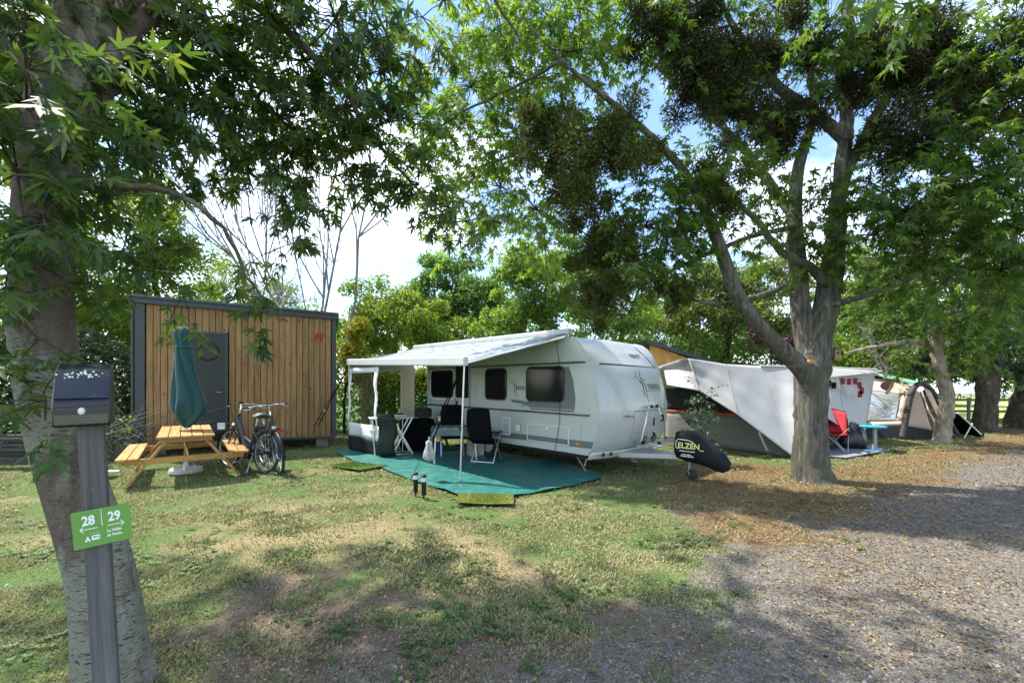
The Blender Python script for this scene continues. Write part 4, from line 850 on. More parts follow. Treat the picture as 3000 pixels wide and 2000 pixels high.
for v in (.12, KW - .12):
    w = MB().lathe([(.0, -.09), (.2, -.09), (.30, -.09), (.325, -.06), (.325, .06), (.30, .09), (.2, .09), (0, .09)], 28, kp(3.15, v, .325), Matrix.Rotation(R(90), 3, 'X')).build('wheel', M_rubber, car, smooth=40)
    MB().lathe([(0, -.02), (.19, -.012), (.2, .0)], 20, kp(3.15, v - .095 if v < 1 else v + .095, .325), Matrix.Rotation(R(90), 3, 'X')).build('rim', M_alu, w, smooth=40)
MB().tube([kp(.98, -.02, 2.60), kp(.90, -.022, 2.2), kp(.86, -.024, 1.6), kp(.88, -.024, .95), kp(1.0, -.02, .42)], .005, 5).build('tie_cord', M_black, car)
for u in (.36, 2.34, 3.55, 5.62): MB().box(kp(u, -.0052, .80 if u < 1 else 1.62), (.004, .003, .5 if u < 1 else .90)).build('panel_seam', pm('seam', (.30, .32, .31), .5), car)
# bike rack on the nose
rk = MB(); q = lambda v, z, o: kp(fu(v - .30, z) - o * 1.1, v - .30, z)
rk.tube(spline([q(1.30, .62, .16), q(1.36, .95, .11), q(1.47, 1.20, .08), q(1.58, 1.27, .07), q(1.85, 1.27, .07), q(2.0, 1.25, .07), q(2.08, 1.15, .08), q(2.15, .9, .12), q(2.22, .62, .16)], 4), .017, 8)
rp_ = rk.build('bike_rack', M_alu, car, smooth=40)
ra = MB()
for o, z in ((.20, .545), (.36, .55), (.50, .55)): ra.bar(q(1.15, .55, o - .0) + Vector((0, 0, z - .55)), q(2.45, .55, o) + Vector((0, 0, z - .55)), .045, .025)
for v in (1.35, 2.2): ra.bar(q(v, .60, .02), q(v, .57, .55), .03, .03)
ra.build('rack_rail', M_alu, rp_, bevel=.004)
for v, z, o in ((1.62, 1.27, .08), (1.83, 1.27, .08), (1.30, .60, .2), (2.22, .60, .2), (1.6, .58, .36), (2.3, .58, .45)): MB().box(q(v, z, o), (.06, .06, .06)).build('rack_clamp', M_black, rp_, bevel=.012)
for v, z0, z1, z2 in ((1.64, 1.26, .74, .70), (1.86, 1.26, 1.08, 1.04)):
    MB().tube([q(v, z0, .09), q(v + .03, z1, .13)], .012, 6).build('rack_arm', M_alu, rp_); MB().tube([q(v + .03, z0 * .6 + z1 * .4, .10), q(v + .035, z0 * .3 + z1 * .7, .12)], .018, 6).build('arm_sleeve', M_black, rp_)
    MB().tube([q(v + .04 + .04 * math.cos(a), z2 + .055 * math.sin(a), .15) for a in np.linspace(-2.2, 2.2, 10)], .020, 6).build('rack_clamp', M_black, rp_)
for v in (1.28, 1.62): MB().tube([q(v + .05 * math.cos(a), .66 + .07 * math.sin(a), .22) for a in np.linspace(0, 6.28, 14)[:-1]], .010, 5, True).build('wheel_strap', M_black, rp_)

# ------------------------------------------------------------------ awning
aw = thing('awning', 'pale grey roll out awning on poles with one clear window front panel', 'awning', (0, 0, 0))
M_canvas = pm('awning_canvas', (.205, .24, .255), .65, 0, .16, 7, .15, 200, dirt=(.115, .13, .125), ds=6, dlo=.50, dhi=.62)
A0, A1 = Vector((-.81, 7.55, 2.10)), Vector((-4.27, 11.36, 2.27)); B0, B1 = Vector((1.05, 8.33, 2.68)), Vector((-2.86, 12.62, 2.72))
def canopy(a, b):
    p = A0.lerp(A1, a); q_ = B0.lerp(B1, a); r = p.lerp(q_, b); r.z -= .05 * math.sin(math.pi * b) * (1 + .15 * math.sin(a * 9)) + .012 * math.sin(math.pi * b) * math.sin(a * 14 + b * 3); return r
MB().grid(canopy, 40, 16).build('canopy', M_canvas, aw, smooth=0, solid=.004)
al = (A1 - A0).normalized()
MB().bar(A0 - al * .03, A1 + al * .03, .10, .16).build('lead_rail', pm('rail_white', (.52, .53, .54), .4, 0, .02), aw, bevel=.02)
MB().bar(B0 - al * .06 + Vector((.03, .0, .03)), B1 + Vector((.03, 0, .03)), .13, .12).build('cassette', pm('rail_white', (.72, .73, .73), .35), aw, bevel=.03)
for pa, pb_ in ((A0 + al * .05, B0 + al * .05), (A1, B1)): MB().bar(pa + Vector((0, 0, -.03)), pb_ + Vector((0, 0, -.06)), .035, .05).build('rafter', M_alu, aw, bevel=.005)
for p, f in ((A0 + Vector((.0, .0, -.05)), Vector((-.9, 7.55, 0))), (A1 + Vector((.03, 0, -.05)), Vector((-4.24, 11.36, .0)))):
    po = MB().tube([p + al * .03, f], .0165, 10).build('pole', M_alu, aw, smooth=40); MB().tube([f + Vector((0, 0, .9)), f + Vector((0, 0, .96))], .021, 10).build('pole_clamp', M_black, po); MB().lathe([(.03, 0), (.03, .012), (.018, .03)], 10, f).build('pole_foot', M_black, po)
# front panel with clear window, from the far pole along the rail
FA, FB = Vector((-4.25, 11.34, 0)), Vector((-3.07, 10.04, 0)); fd = (FB - FA).normalized(); fn = Vector((fd.y, -fd.x, 0)); fl = (FB - FA).length
if fn.y > 0: fn = -fn
def fpan(s, z): return FA + fd * s + Vector((0, 0, z)) + fn * (.02 * math.sin(s * 7 + z * 2) + .018 * math.sin(z * 9 + s * 3))
def strip(name, s0, s1, z0, z1, mat, nu=8, nv=8): return MB().grid(lambda a, b: fpan(s0 + (s1 - s0) * a, z0 + (z1 - z0) * b), nu, nv).build(name, mat, fpp, smooth=0, solid=.003)
M_pvc = pm('panel_white', (.70, .71, .70), .5, 0, .03, 4); M_pvcd = pm('panel_dark', (.012, .015, .014), .6, 0, .1, 5, spec=.25)
fpp = MB().grid(lambda a, b: fpan(fl * a, .02 + .36 * b), 14, 4).build('front_panel', M_pvcd, aw, smooth=0, solid=.003)
strip('panel_band', 0, fl, .382, .72, M_pvc, 14, 4); strip('panel_border', 0, .09, .722, 2.1, M_pvc, 2, 14); strip('panel_border', fl - .20, fl - .06, .722, 2.1, M_pvc, 2, 14); strip('panel_border', .092, fl - .202, 1.98, 2.1, M_pvc, 8, 2)
strip('clear_window', .092, fl - .202, .722, 1.978, clearm('clear_pvc', (.93, .95, .91), .02, .06), 10, 10).modifiers.clear()
fl2 = MB().grid(lambda a, b: fpan(fl, .02 + .98 * b) + Vector((.42, .10, 0)) * a + fn * (.10 * math.sin(a * 2.6) + .03 * math.sin(b * 7)), 8, 8); fl2.build('return_flap', pm('flap_dark', (.018, .024, .022), .5, 0, .15, 5, spec=.25), aw, smooth=0, solid=.003)
# far gable header and wall strip beside the caravan
gb = MB(); gb.prism([A1 + Vector((0, 0, -.12)), A1 + Vector((0, 0, -.30)), B1 + Vector((0, 0, -.62)), B1 + Vector((0, 0, -.12))], (.012, .012, 0)); gb.build('gable_header', pm('beige_canvas', (.44, .39, .30), .8, 0, .05), aw)
gs = MB(); gs.prism([B1 + Vector((-.30, -.25, -2.65)), B1 + Vector((-.30, -.25, -.52)), B1 + Vector((.02, .02, -.45)), B1 + Vector((.02, .02, -2.65))], (.012, -.012, 0)); gs.build('gable_wall', pm('beige_canvas', (.44, .39, .30), .8), aw)

# guy straps
def strap(label, p0, p1, p2):
    t = thing('guy_strap', label, 'strap', p2, 0, 'awning guy straps'); o = Vector(p2)
    for s in (-.02, .035): MB().bar(Vector(p0) - o, Vector(p1) - o + Vector((s * 1.5, s * .6, 0)), .042, .006).build('webbing', M_blackcloth, t)
    MB().tube([Vector(p1) - o, Vector((0, 0, .02))], .004, 6).build('rope', M_blackcloth, t); MB().tube([(0, 0, -.02), (.02, -.01, .10), (.05, -.02, .12)], .007, 6).build('peg', M_steel, t)
    MB().box(Vector(p0).lerp(Vector(p1), .72) - o, (.045, .03, .09)).build('ratchet', M_steel, t, bevel=.006)
    return t
strap('black double guy strap from the near awning pole down to the bollard lights', (-.86, 7.53, 2.02), (-1.44, 7.69, .74), (-1.80, 7.78, 0))
strap('black guy strap slanting across the cabin front from the far awning pole', (-4.30, 11.33, 2.05), (-5.12, 11.36, .62), (-5.42, 11.42, 0))
bg_ = thing('cloth_bag', 'crumpled white and grey cloth hanging on the near guy strap', 'cloth', (-1.46, 7.66, .36))
MB().lathe([(.01, .36), (.05, .33), (.045, .26), (.075, .15), (.085, .05), (.05, 0), (.01, .01)], 22, fold=lambda r, z, a: r * (1 + .35 * math.cos(4 * a + 5 * z))).build('cloth', pm('cloth_white', (.36, .36, .35), .85, 0, .2, 6, .3, 60), bg_, smooth=0); MB().tube([(0, 0, .35), (.0, 0, .42), (.02, 0, .40)], .012, 6).build('knot', pm('cloth_cream', (.55, .50, .36), .9), bg_)

# ------------------------------------------------------------------ groundsheet, door mats, bollards
def tarp_mat():
    m = pm('groundsheet_teal', (.010, .115, .098), .5, 0, .45, 16, .8, 6, stretch=(.3, 1, 1), dirt=(.045, .205, .182), ds=5.0, dlo=.46, dhi=.74); return m
from mathutils.geometry import tessellate_polygon
sh = [Vector((x, y, 0)) for x, y in SHEET]; rim = []
for i in range(len(sh)):
    a_, b_ = sh[i], sh[(i + 1) % len(sh)]
    for k in range(6): p = a_.lerp(b_, k / 6); rim.append(Vector((p.x + random.gauss(0, .012), p.y + random.gauss(0, .012), 0)))
bmx = bmesh.new(); fv = [bmx.verts.new(p) for p in rim]; bmx.faces.new(fv); bmesh.ops.triangulate(bmx, faces=bmx.faces[:])
for _ in range(4): bmesh.ops.subdivide_edges(bmx, edges=[e for e in bmx.edges if e.calc_length() > .28], cuts=1, use_grid_fill=True)
bmesh.ops.triangulate(bmx, faces=bmx.faces[:])
for v in bmx.verts:
    x_, y_ = v.co.x, v.co.y; v.co.z = .010 + .014 * float(fbm(np.array([x_]), np.array([y_]), 2.2, 3, 61)[0]) + .010 * math.sin(6 * (x_ * .74 + y_ * .67) + 2 * math.sin(x_ * 2)) + .012 * abs(math.sin(2.1 * x_ - 1.3 * y_ + .6 * math.sin(3 * y_))) ** 6
gsm = bpy.data.meshes.new('groundsheet'); bmx.to_mesh(gsm); bmx.free(); gsm.shade_smooth()
gs_ = link_mesh('groundsheet', gsm, tarp_mat()); tag(gs_, 'teal green woven groundsheet spread out beside the caravan', 'groundsheet')
def doormat(label, quad, col, seed):
    P = [Vector((*q, 0)) for q in quad]; t = thing('door_mat', label, 'mat', (P[0] + P[2]) / 2, 0, 'green grass mats at the groundsheet edge'); o = (P[0] + P[2]) / 2
    MB().grid(lambda a, b: P[0].lerp(P[1], a).lerp(P[3].lerp(P[2], a), b) - o + Vector((0, 0, .034 + .006 * math.sin(a * 7 + seed))), 14, 5).build('backing', pm('mat_back_%d' % seed, (col[0] * .7, col[1] * .7, col[2] * .7), .95), t, solid=.012)
    n = 5200; u = rng.random(n); v = rng.random(n); pts = np.array([list(P[0].lerp(P[1], a).lerp(P[3].lerp(P[2], a), b) - o) for a, b in zip(u, v)]); pts[:, 2] = .036
    an = rng.uniform(0, 6.28, n); tip = np.stack([np.cos(an) * .5, np.sin(an) * .5, np.ones(n)], -1)
    link_mesh('pile', scatter('pile', SLIM, pts, rots(np.stack([np.sin(an), np.cos(an), 0 * an], -1), tip), rng.uniform(.016, .026, n), rng.random(n)), leafm('mat_pile_%d' % seed, [(col[0] * .8, col[1] * .8, col[2] * .8), col, (col[0] * 1.2, col[1] * 1.2, col[2] * 1.1)], .2, (1.2, 1.2, .8)), t)['kind'] = 'stuff'
doormat('bright yellow green artificial grass mat at the near groundsheet corner', MAT_QUADS[0], (.20, .235, .035), 1)
doormat('mid green artificial grass mat half on the far left groundsheet edge', [(-3.45, 9.35), (-2.55, 8.95), (-2.95, 8.45), (-3.75, 8.95)], (.10, .19, .03), 2)
def bollard(label, p):
    t = thing('path_light', label, 'light', p, 0, 'black solar path lights')
    MB().tube([(0, 0, -.02), (0, 0, .06)], [.006, .02], 8).build('spike', M_black, t); MB().lathe([(.034, .05), (.036, .06), (.036, .25), (.034, .25)], 12).build('post', M_black, t, smooth=30)
    MB().lathe([(.033, .25), (.033, .315)], 14).build('lens', pm('lens_frost', (.62, .64, .65), .35), t, smooth=40); MB().lathe([(.038, .315), (.038, .345), (.03, .352)], 14).build('cap', M_black, t, smooth=30)
bollard('black solar path light left of the pair, nearer the guy rope', (-1.48, 6.69, 0)); bollard('black solar path light right of the pair on the lawn', (-1.32, 6.52, 0))

# ------------------------------------------------------------------ things under the awning
kt = thing('kitchen_stand', 'aluminium camping kitchen stand with crossed legs behind the clear panel', 'table', (-2.93, 10.55, 0), math.atan2(.4, .9))
MB().box((0, 0, .89), (1.02, .48, .03)).build('table_top', pm('top_grey', (.55, .56, .55), .4), kt, bevel=.008); MB().box((-.25, 0, .62), (.5, .44, .02)).build('shelf', M_alu, kt)
for s in (-.2, .2):
    for x0, x1 in ((.46, .0), (.02, .48)): MB().bar((x0, s, .87), (x1, s, .02), .03, .02, Vector((0, 1, 0))).build('leg', M_alu, kt)
    MB().bar((0, s, .02), (.48, s, .02), .025, .02).build('foot_bar', M_alu, kt)
for s in (-.2, .2): MB().bar((-.46, s, .87), (-.40, s, .02), .03, .02, Vector((0, 1, 0))).build('leg', M_alu, kt)
tw_ = thing('towel', 'dark blue towel hanging from the camping kitchen stand', 'towel', (-3.0, 10.28, .46)); MB().grid(lambda a, b: Vector((-.16 + .32 * a, -.03 + .02 * math.sin(a * 14), .42 * b)), 16, 6).build('cloth', pm('towel_blue', (.03, .06, .11), .9, 0, .2, 8, .3, 120), tw_, smooth=0, solid=.006)
ho = thing('gas_hob', 'flat silver gas hob on the camping kitchen stand', 'stove', (-2.85, 10.62, .905), .42); MB().box((0, 0, .03), (.5, .32, .05)).build('tray', M_steel, ho, bevel=.01)
for s in (-.13, .13): MB().tube([(s + .07 * math.cos(a), .07 * math.sin(a), .075) for a in np.linspace(0, 6.28, 17)[:-1]], .008, 5, True).build('burner', M_black, ho)
gr_ = thing('cool_box', 'small black box standing on the storage cabinet', 'box', (-2.30, 11.25, .84), .42); MB().box((0, 0, .12), (.40, .3, .22)).build('box', M_black, gr_, bevel=.03); MB().tube([(-.15, -.16, .24), (0, -.16, .27), (.15, -.16, .24)], .01, 6).build('handle', M_black, gr_)
cbx = thing('storage_cabinet', 'black fabric storage cabinet with rounded top behind the kitchen stand', 'cabinet', (-2.45, 11.25, 0), .42); MB().box((0, 0, .42), (.86, .5, .8)).build('body', M_blackcloth, cbx, bevel=.12, bseg=4)
cfr = MB()
for s in (-.42, .42): cfr.tube([(s, -.27, .02), (s, -.27, .80), (s * .9, -.27, .86)], .012, 6)
cfr.build('frame', M_alu, cbx)
def high_chair(name, label, p, rz):
    t = thing(name, label, 'chair', p, rz, 'black high back camping chairs')
    MB().box((0, 0, .46), (.50, .48, .07)).build('seat', M_blackcloth, t, bevel=.03)
    def bk_(a, b): return Vector((-.24 + .48 * a + (.03 * math.sin(b * 3.1)) * (a - .5) * 2, .24 + .16 * b + .05 * math.sin(b * 3.14), .48 + .70 * b))
    MB().grid(bk_, 6, 10).build('backrest', M_blackcloth, t, smooth=0, solid=.07); MB().box((0, .37, 1.13), (.40, .10, .14)).build('headrest', M_blackcloth, t, bevel=.05, bseg=3)
    for s in (-1, 1):
        MB().bar((s * .28, -.22, .66), (s * .28, .26, .68), .05, .03).build('armrest', M_black, t, bevel=.01); MB().tube([(s * .26, -.20, .66), (s * .26, .22, .02)], .013, 8).build('leg', M_alu, t); MB().tube([(s * .26, .22, .66), (s * .26, -.24, .02)], .013, 8).build('leg', M_alu, t)
        MB().lathe([(.025, 0), (.025, .015), (.015, .03)], 8, (s * .26, -.24, 0)).build('foot', M_black, t)
    MB().tube([(-.26, .22, .04), (.26, .22, .04)], .012, 6).build('crossbar', M_alu, t); return t
high_chair('camp_chair', 'black high backed camping chair nearest the caravan locker, right of the table', (-.56, 9.50, 0), R(158))
high_chair('camp_chair', 'black high backed camping chair behind the table, by the caravan door', (-1.42, 10.35, 0), R(10))
dt = thing('camping_table', 'camping table under a grey cloth between the two black chairs', 'table', (-1.28, 9.75, 0), .18)
MB().box((0, 0, .735), (.98, .66, .025)).build('table_top', M_alu, dt)
for sx_ in (-.42, .42):
    for sy_ in (-.26, .26): l = MB().tube([(sx_, sy_, .73), (sx_ * 1.08, sy_ * 1.15, .02)], .015, 8).build('leg', M_alu, dt); MB().lathe([(.04, 0), (.04, .01), (.018, .03)], 10, (sx_ * 1.08, sy_ * 1.15, 0)).build('foot', M_white, l)
MB().tube([(-.45, -.28, .1), (-.45, .28, .1)], .01, 6).build('stretcher', M_alu, dt)
tcl = thing('tablecloth', 'grey tablecloth with drooping corners on the camping table', 'tablecloth', (-1.28, 9.75, .752), .18)
def clothf(a, b):
    x_ = (a - .5) * 1.36; y_ = (b - .5) * 1.02; ex = max(abs(x_) - .49, 0); ey = max(abs(y_) - .33, 0); dz = -(ex + ey) * .95
    return Vector((max(min(x_, .49), -.49) + math.copysign(ex * .16 + .02 * math.sin(y_ * 13) * (ex > 0), x_), max(min(y_, .33), -.33) + math.copysign(ey * .16 + .02 * math.sin(x_ * 13) * (ey > 0), y_), .004 + dz))
MB().grid(clothf, 34, 26).build('cloth', pm('cloth_grey', (.12, .15, .15), .8, 0, .12, 5, .2, 140), tcl, smooth=0, solid=.003)
cr_ = thing('crate', 'blue plastic crate on the groundsheet under the awning', 'crate', (-1.93, 10.9, 0.02), .5); cw = MB()
for x0, y0, sx_, sy_ in ((0, -.13, .34, .012), (0, .13, .34, .012), (-.17, 0, .012, .272), (.17, 0, .012, .272)): cw.box((x0, y0, .11), (sx_, sy_, .22))
cw.build('walls', pm('crate_blue', (.012, .045, .26), .4), cr_, bevel=.003); MB().box((0, 0, .006), (.34, .26, .012)).build('bottom', pm('crate_blue', (.012, .045, .26), .4), cr_)
pl = thing('potted_plant', 'small bright green herb growing in the blue crate', 'plant', (-1.93, 10.9, .03), 0); PP = Plant(); PP.nodes = [(Vector((0, 0, .05)), .01)]
for _ in range(14): PP.spray(Vector((random.gauss(0, .07), random.gauss(0, .05), .12)), Vector((random.gauss(0, .5), random.gauss(0, .5), 1)), .26, 9, .05, .3)
PP.twig.build('stem', pm('stem_green', (.08, .13, .03), .7), pl, recalc=False)['kind'] = 'stuff'; PP.leaves('foliage', OVAL, M_yel, pl)
b2 = thing('storage_box', 'cream and grey storage box under the camping table edge', 'box', (-.86, 10.25, .02), .4); MB().box((0, 0, .16), (.36, .28, .30)).build('box', pm('box_grey', (.32, .32, .30), .6), b2, bevel=.02); MB().box((0, 0, .335), (.38, .3, .05)).build('lid', pm('box_cream', (.55, .50, .36), .6), b2, bevel=.015)

# ------------------------------------------------------------------ grey post with solar lamp and pitch sign
PRZ = Matrix.Rotation(R(0), 3, 'Z')
pt = thing('post', 'leaning grey timber post carrying the solar lamp and pitch sign', 'post', (-1.472, 1.62, 0)); pt.scale = (.74, .74, 1); pt.rotation_euler = (Matrix.Rotation(R(-3.4), 3, 'Y') @ Matrix.Rotation(R(36), 3, 'Z')).to_euler()
MB().box((0, 0, .80), (.092, .092, 1.62)).build('shaft', W_post, pt, bevel=.004); MB().lathe([(0, -.004), (.006, -.003), (.008, 0)], 8, (.0, -.046, 1.33), Matrix.Rotation(R(90), 3, 'X')).build('screw', M_chrome, pt)
lp = thing('solar_lamp', 'black solar wall lamp with motion sensor on top of the grey post', 'lamp', (0, 0, 0)); lp.location = (-1.578, 1.615, 1.565); lp.scale = (.76, .8, 1); lp.rotation_euler = (Matrix.Rotation(R(-1.5), 3, 'Y') @ Matrix.Rotation(R(37), 3, 'Z')).to_euler()
LW = .198
MB().prism([(-LW / 2, .06, .0), (-LW / 2, -.105, .0), (-LW / 2, -.115, .012), (-LW / 2, -.115, .068), (-LW / 2, -.10, .086), (-LW / 2, -.022, .205), (-LW / 2, .06, .232)], (LW, 0, 0)).build('housing', pm('lamp_black', (.012, .012, .014), .32, 0, .1, 5), lp, bevel=.006)
nn_ = Vector((0, -.119, .078)).normalized(); sl = Vector((0, .078, .119)).normalized(); pnl = Vector((0, -.061, .1455)); out_ = Vector((0, -.84, .54))
MB().add([pnl + Vector((sx_ * .092, 0, 0)) + sl * (sy_ * .058) + out_ * .0065 for sx_, sy_ in ((-1, -1), (1, -1), (1, 1), (-1, 1))], [(0, 1, 2, 3)]).build('solar_panel', pm('solar_glass', (.022, .030, .042), .16, 0, .08, 7, dirt=(.10, .11, .12), ds=6, dlo=.5, dhi=.8), lp, solid=.003)
MB().lathe([(0, -.014), (.010, -.011), (.0135, -.004), (.0135, 0)], 16, (.0, -.1155, .055), Matrix.Rotation(R(-90), 3, 'X') @ Matrix.Scale(1, 3)).build('sensor', pm('sensor_white', (.65, .65, .62), .35), lp, smooth=40)
MB().box((0, -.1155, .026), (.182, .006, .036)).build('light_strip', pm('light_lens', (.060, .062, .046), .25, 0, .1, 14), lp, bevel=.002)
for k in range(3): MB().box((0, -.1195, .017 + k * .009), (.15, .002, .003)).build('led_row', pm('led_dark', (.08, .08, .06), .4), lp)
bd = MB()
for _ in range(30):
    a = random.gauss(0, .04); b = .045 + random.gauss(0, .010); s = random.uniform(.0015, .0045); c_ = pnl + Vector((a, 0, 0)) + sl * b + out_ * .0095; bd.add([c_ + (Vector((1, 0, 0)) * math.cos(t) * s * 1.3 + sl * math.sin(t) * s * random.uniform(.7, 1.4)) for t in np.linspace(0, 6.28, 8)[:-1]], [tuple(range(7))])
bd.build('bird_dropping', pm('dropping_white', (.75, .76, .72), .9), lp, solid=.002)['kind'] = 'stuff'
sg = thing('pitch_sign', 'green pitch sign with 28 and 29 in white on the grey post', 'sign', (0, 0, 0)); sg.location = (-1.494, 1.588, 1.20); sg.scale = (.75, 1, 1); sg.rotation_euler = (Matrix.Rotation(R(-6.0), 3, 'Y') @ Matrix.Rotation(R(36), 3, 'Z')).to_euler()
MB().prism([(x_, 0, z_) for x_, z_ in rrect(-.105, -.066, .105, .066, .004, 2)], (0, .003, 0)).build('plate', pm('sign_green', (.115, .30, .045), .45, 0, .05, 8), sg)
def sgtext(tx, size, x_, z_, bold=.0): v_, f_ = text_geo(tx, size, bold); MB().add([(q.x + x_, -.0009, q.y + z_) for q in v_], f_).build('lettering', M_whitepaint, sg, recalc=False)
def sgline(pts, w): 
    m = MB()
    for a, b in zip(pts[:-1], pts[1:]): m.bar((a[0], -.0007, a[1]), (b[0], -.0007, b[1]), .0004, w, Vector((0, 0, 1)) if abs(a[0] - b[0]) > abs(a[1] - b[1]) * .1 else Vector((1, 0, 0)))
    return m
sgtext('28', .046, -.047, .028, .0016); sgtext('29', .046, .046, .028, .0016)
ln_ = sgline([(0, .050), (0, .003)], .0026); ln_.build('divider', M_whitepaint, sg)
for s in (-1, 1):
    ar = sgline([(s * .018, -.001), (s * .078, -.001)], .0028); t_ = s * .079
    ar.bar((t_, -.0007, -.001), (t_ - s * .012, -.0007, .0095), .0004, .003); ar.bar((t_, -.0007, -.001), (t_ - s * .012, -.0007, -.0115), .0004, .003); ar.build('arrow', M_whitepaint, sg)
sgtext('La Vallée', .0145, .041, -.0205, .0004); sgtext("de l'Indre", .0145, .041, -.037, .0004)
ic = MB(); ic.prism([(-.066, -.0006, -.045), (-.044, -.0006, -.045), (-.055, -.0006, -.0255)], (0, -.0006, 0)); ic.build('tent_icon', M_whitepaint, sg); MB().prism([(-.058, -.0014, -.0448), (-.052, -.0014, -.0448), (-.055, -.0014, -.037)], (0, -.0003, 0)).build('tent_door_icon', bpy.data.materials['sign_green'], sg)
MB().prism([(x_, -.0006, z_) for x_, z_ in rrect(-.041, -.043, -.011, -.026, .004, 3)], (0, -.0006, 0)).build('van_icon', M_whitepaint, sg); w_ = MB(); w_.box((-.029, -.0015, -.0325), (.014, .0005, .005)); w_.box((-.0155, -.0015, -.0345), (.004, .0005, .010)); w_.build('van_window_icon', bpy.data.materials['sign_green'], sg)
for k in range(3): MB().lathe([(0, 0), (.0026, 0)], 10, (-.045 + .0135 * k, -.0009, -.0175), Matrix.Rotation(R(90), 3, 'X')).build('star_dot', M_whitepaint, sg)
MB().lathe([(0, -.003), (.004, -.002), (.005, 0)], 8, (0, -.001, .058), Matrix.Rotation(R(90), 3, 'X')).build('screw', M_steel, sg)

# ------------------------------------------------------------------ white tarpaulin tent, its chair and stools
tt = thing('tarpaulin_tent', 'big off white tarpaulin tent with black mesh side and orange stripe', 'tent', (0, 0, 0))
TOP = [at(1523, 842, 12.2), at(1583, 823, 10.9), at(1665, 836, 11.2), at(1745, 840, 11.6), at(1826, 842, 12.0), at(1920, 845, 12.4), at(2012, 848, 12.8)]
BOT = [at(1532, 884, 11.2), at(1606, 897, 10.6), at(1690, 950, 10.2), Vector((6.46, 10.0, .02)), at(1876, 958, 10.5), at(1945, 990, 11.2), at(1985, 1006, 11.7)]
def tarp(a, b):
    f = a * 6; i = min(int(f), 5); t = f - i
    def cr(P): return spline([P[max(i - 1, 0)], P[i], P[i + 1], P[min(i + 2, 6)]], 1)
    def cub(P):
        p0, p1, p2, p3 = P[max(i - 1, 0)], P[i], P[i + 1], P[min(i + 2, 6)]
        return 0.5 * ((2 * p1) + (p2 - p0) * t + (2 * p0 - 5 * p1 + 4 * p2 - p3) * t * t + (3 * p1 - p0 - 3 * p2 + p3) * t ** 3)
    p = TOP[i].lerp(TOP[i + 1], t); q = cub(BOT); q.z = max(q.z, .015)
    if i in (0, 1, 2, 5): q = BOT[i].lerp(BOT[i + 1], t)
    r = p.lerp(q, b); n = Vector((-.25, -1, .45)).normalized()
    return r - n * (.012 * math.sin(math.pi * b) ** 1.2) * (.6 + .4 * math.sin(a * 11)) + n * ((.008 * math.sin(a * 60 + b * 9) + .010 * math.sin(a * 23 - b * 14)) * math.sin(math.pi * b))
M_tarp = pm('tarpaulin_white', (.40, .395, .395), .7, 0, .06, 2.5, .2, 22, dirt=(.32, .315, .31), ds=1.5)
MB().grid(tarp, 60, 26).build('tarpaulin', M_tarp, tt, smooth=0, solid=.005)
MB().tube([tarp(a / 60, 1.0) for a in range(61)], .011, 6).build('hem_binding', pm('hem_dark', (.06, .06, .062), .8), tt)
for a0 in (1 / 6 + .002, .338, .502, .668, .835): MB().tube([tarp(a0, b / 12) + Vector((-.002, -.006, .003)) for b in range(13)], .006, 5).build('seam', pm('tarp_seam', (.30, .30, .30), .8), tt)
for p_, e_ in ((tarp(1, 0), Vector((12.2, 11.6, 0))), (tarp(1, 1), Vector((9.75, 11.2, 0))), (tarp(.5, 1), Vector((6.3, 9.75, 0)))): MB().tube([p_, e_], .005, 5).build('guy_rope', pm('rope_orange', (.42, .20, .08), .8), tt); MB().tube([e_ + Vector((0, 0, -.03)), e_ + Vector((.03, -.02, .12))], .008, 5).build('peg', M_steel, tt)
def back(a, b):
    f = a * 6; i = min(int(f), 5); t = f - i; p = TOP[i].lerp(TOP[i + 1], t); return p + Vector((-.15 + .5 * b, 2.3 * b, -.9 * b - .12 * math.sin(3.14 * b)))
MB().grid(back, 24, 8).build('back_roof', M_tarp, tt, smooth=0, solid=.005)
MB().tube([p + Vector((0, -.02, .0)) for p in TOP[3:]], .028, 8).build('ridge_pole', pm('pole_white', (.62, .64, .63), .5), tt)
lip = MB(); lip.add([TOP[4] + Vector((0, -.04, .01)), at(2030, 851, 12.5), at(2010, 856, 12.3), at(1905, 866, 11.8)], [(0, 1, 2, 3)]); lip.build('roof_lip', M_tarp, tt, solid=.006)
WA, WB = Vector((4.55, 12.9, 0)), Vector((6.42, 10.12, 0)); wd_ = (WB - WA)
def wz(s): return float(np.interp(s, [0, .45, .7, 1], [1.70, 1.50, 1.05, .10]))
def wallp(s0, s1, z0f, z1f, name, mat, off=0):
    n_ = Vector((wd_.y, -wd_.x, 0)).normalized(); n_ = n_ if n_.x < 0 else -n_
    return MB().grid(lambda a, b: WA + wd_ * (s0 + (s1 - s0) * a) + n_ * (.03 * math.sin(a * 17) * b * (1 - b) * 3 + off) + Vector((0, 0, z0f(s0 + (s1 - s0) * a) + (z1f(s0 + (s1 - s0) * a) - z0f(s0 + (s1 - s0) * a)) * b)), 22, 6).build(name, mat, tt, smooth=0, solid=.004)
wallp(0, 1, lambda s: .02, lambda s: min(.88, wz(s)), 'lower_wall', pm('tent_grey', (.19, .18, .17), .8, 0, .08, 2)); wallp(0, .80, lambda s: min(.945, wz(s) - .01), lambda s: max(wz(s), .95), 'mesh_panel', pm('tent_black', (.010, .010, .011), .8)); wallp(0, .80, lambda s: .885, lambda s: .94, 'orange_stripe', pm('tent_orange', (.46, .085, .03), .7), .012)
inn = MB(); inn.grid(lambda a, b: Vector((6.9 + 3.4 * a, 12.9 + .5 * a, .02 + 1.7 * b)), 8, 6); inn.build('inner_wall', pm('tent_inner', (.05, .05, .05), .9), tt, solid=.01)
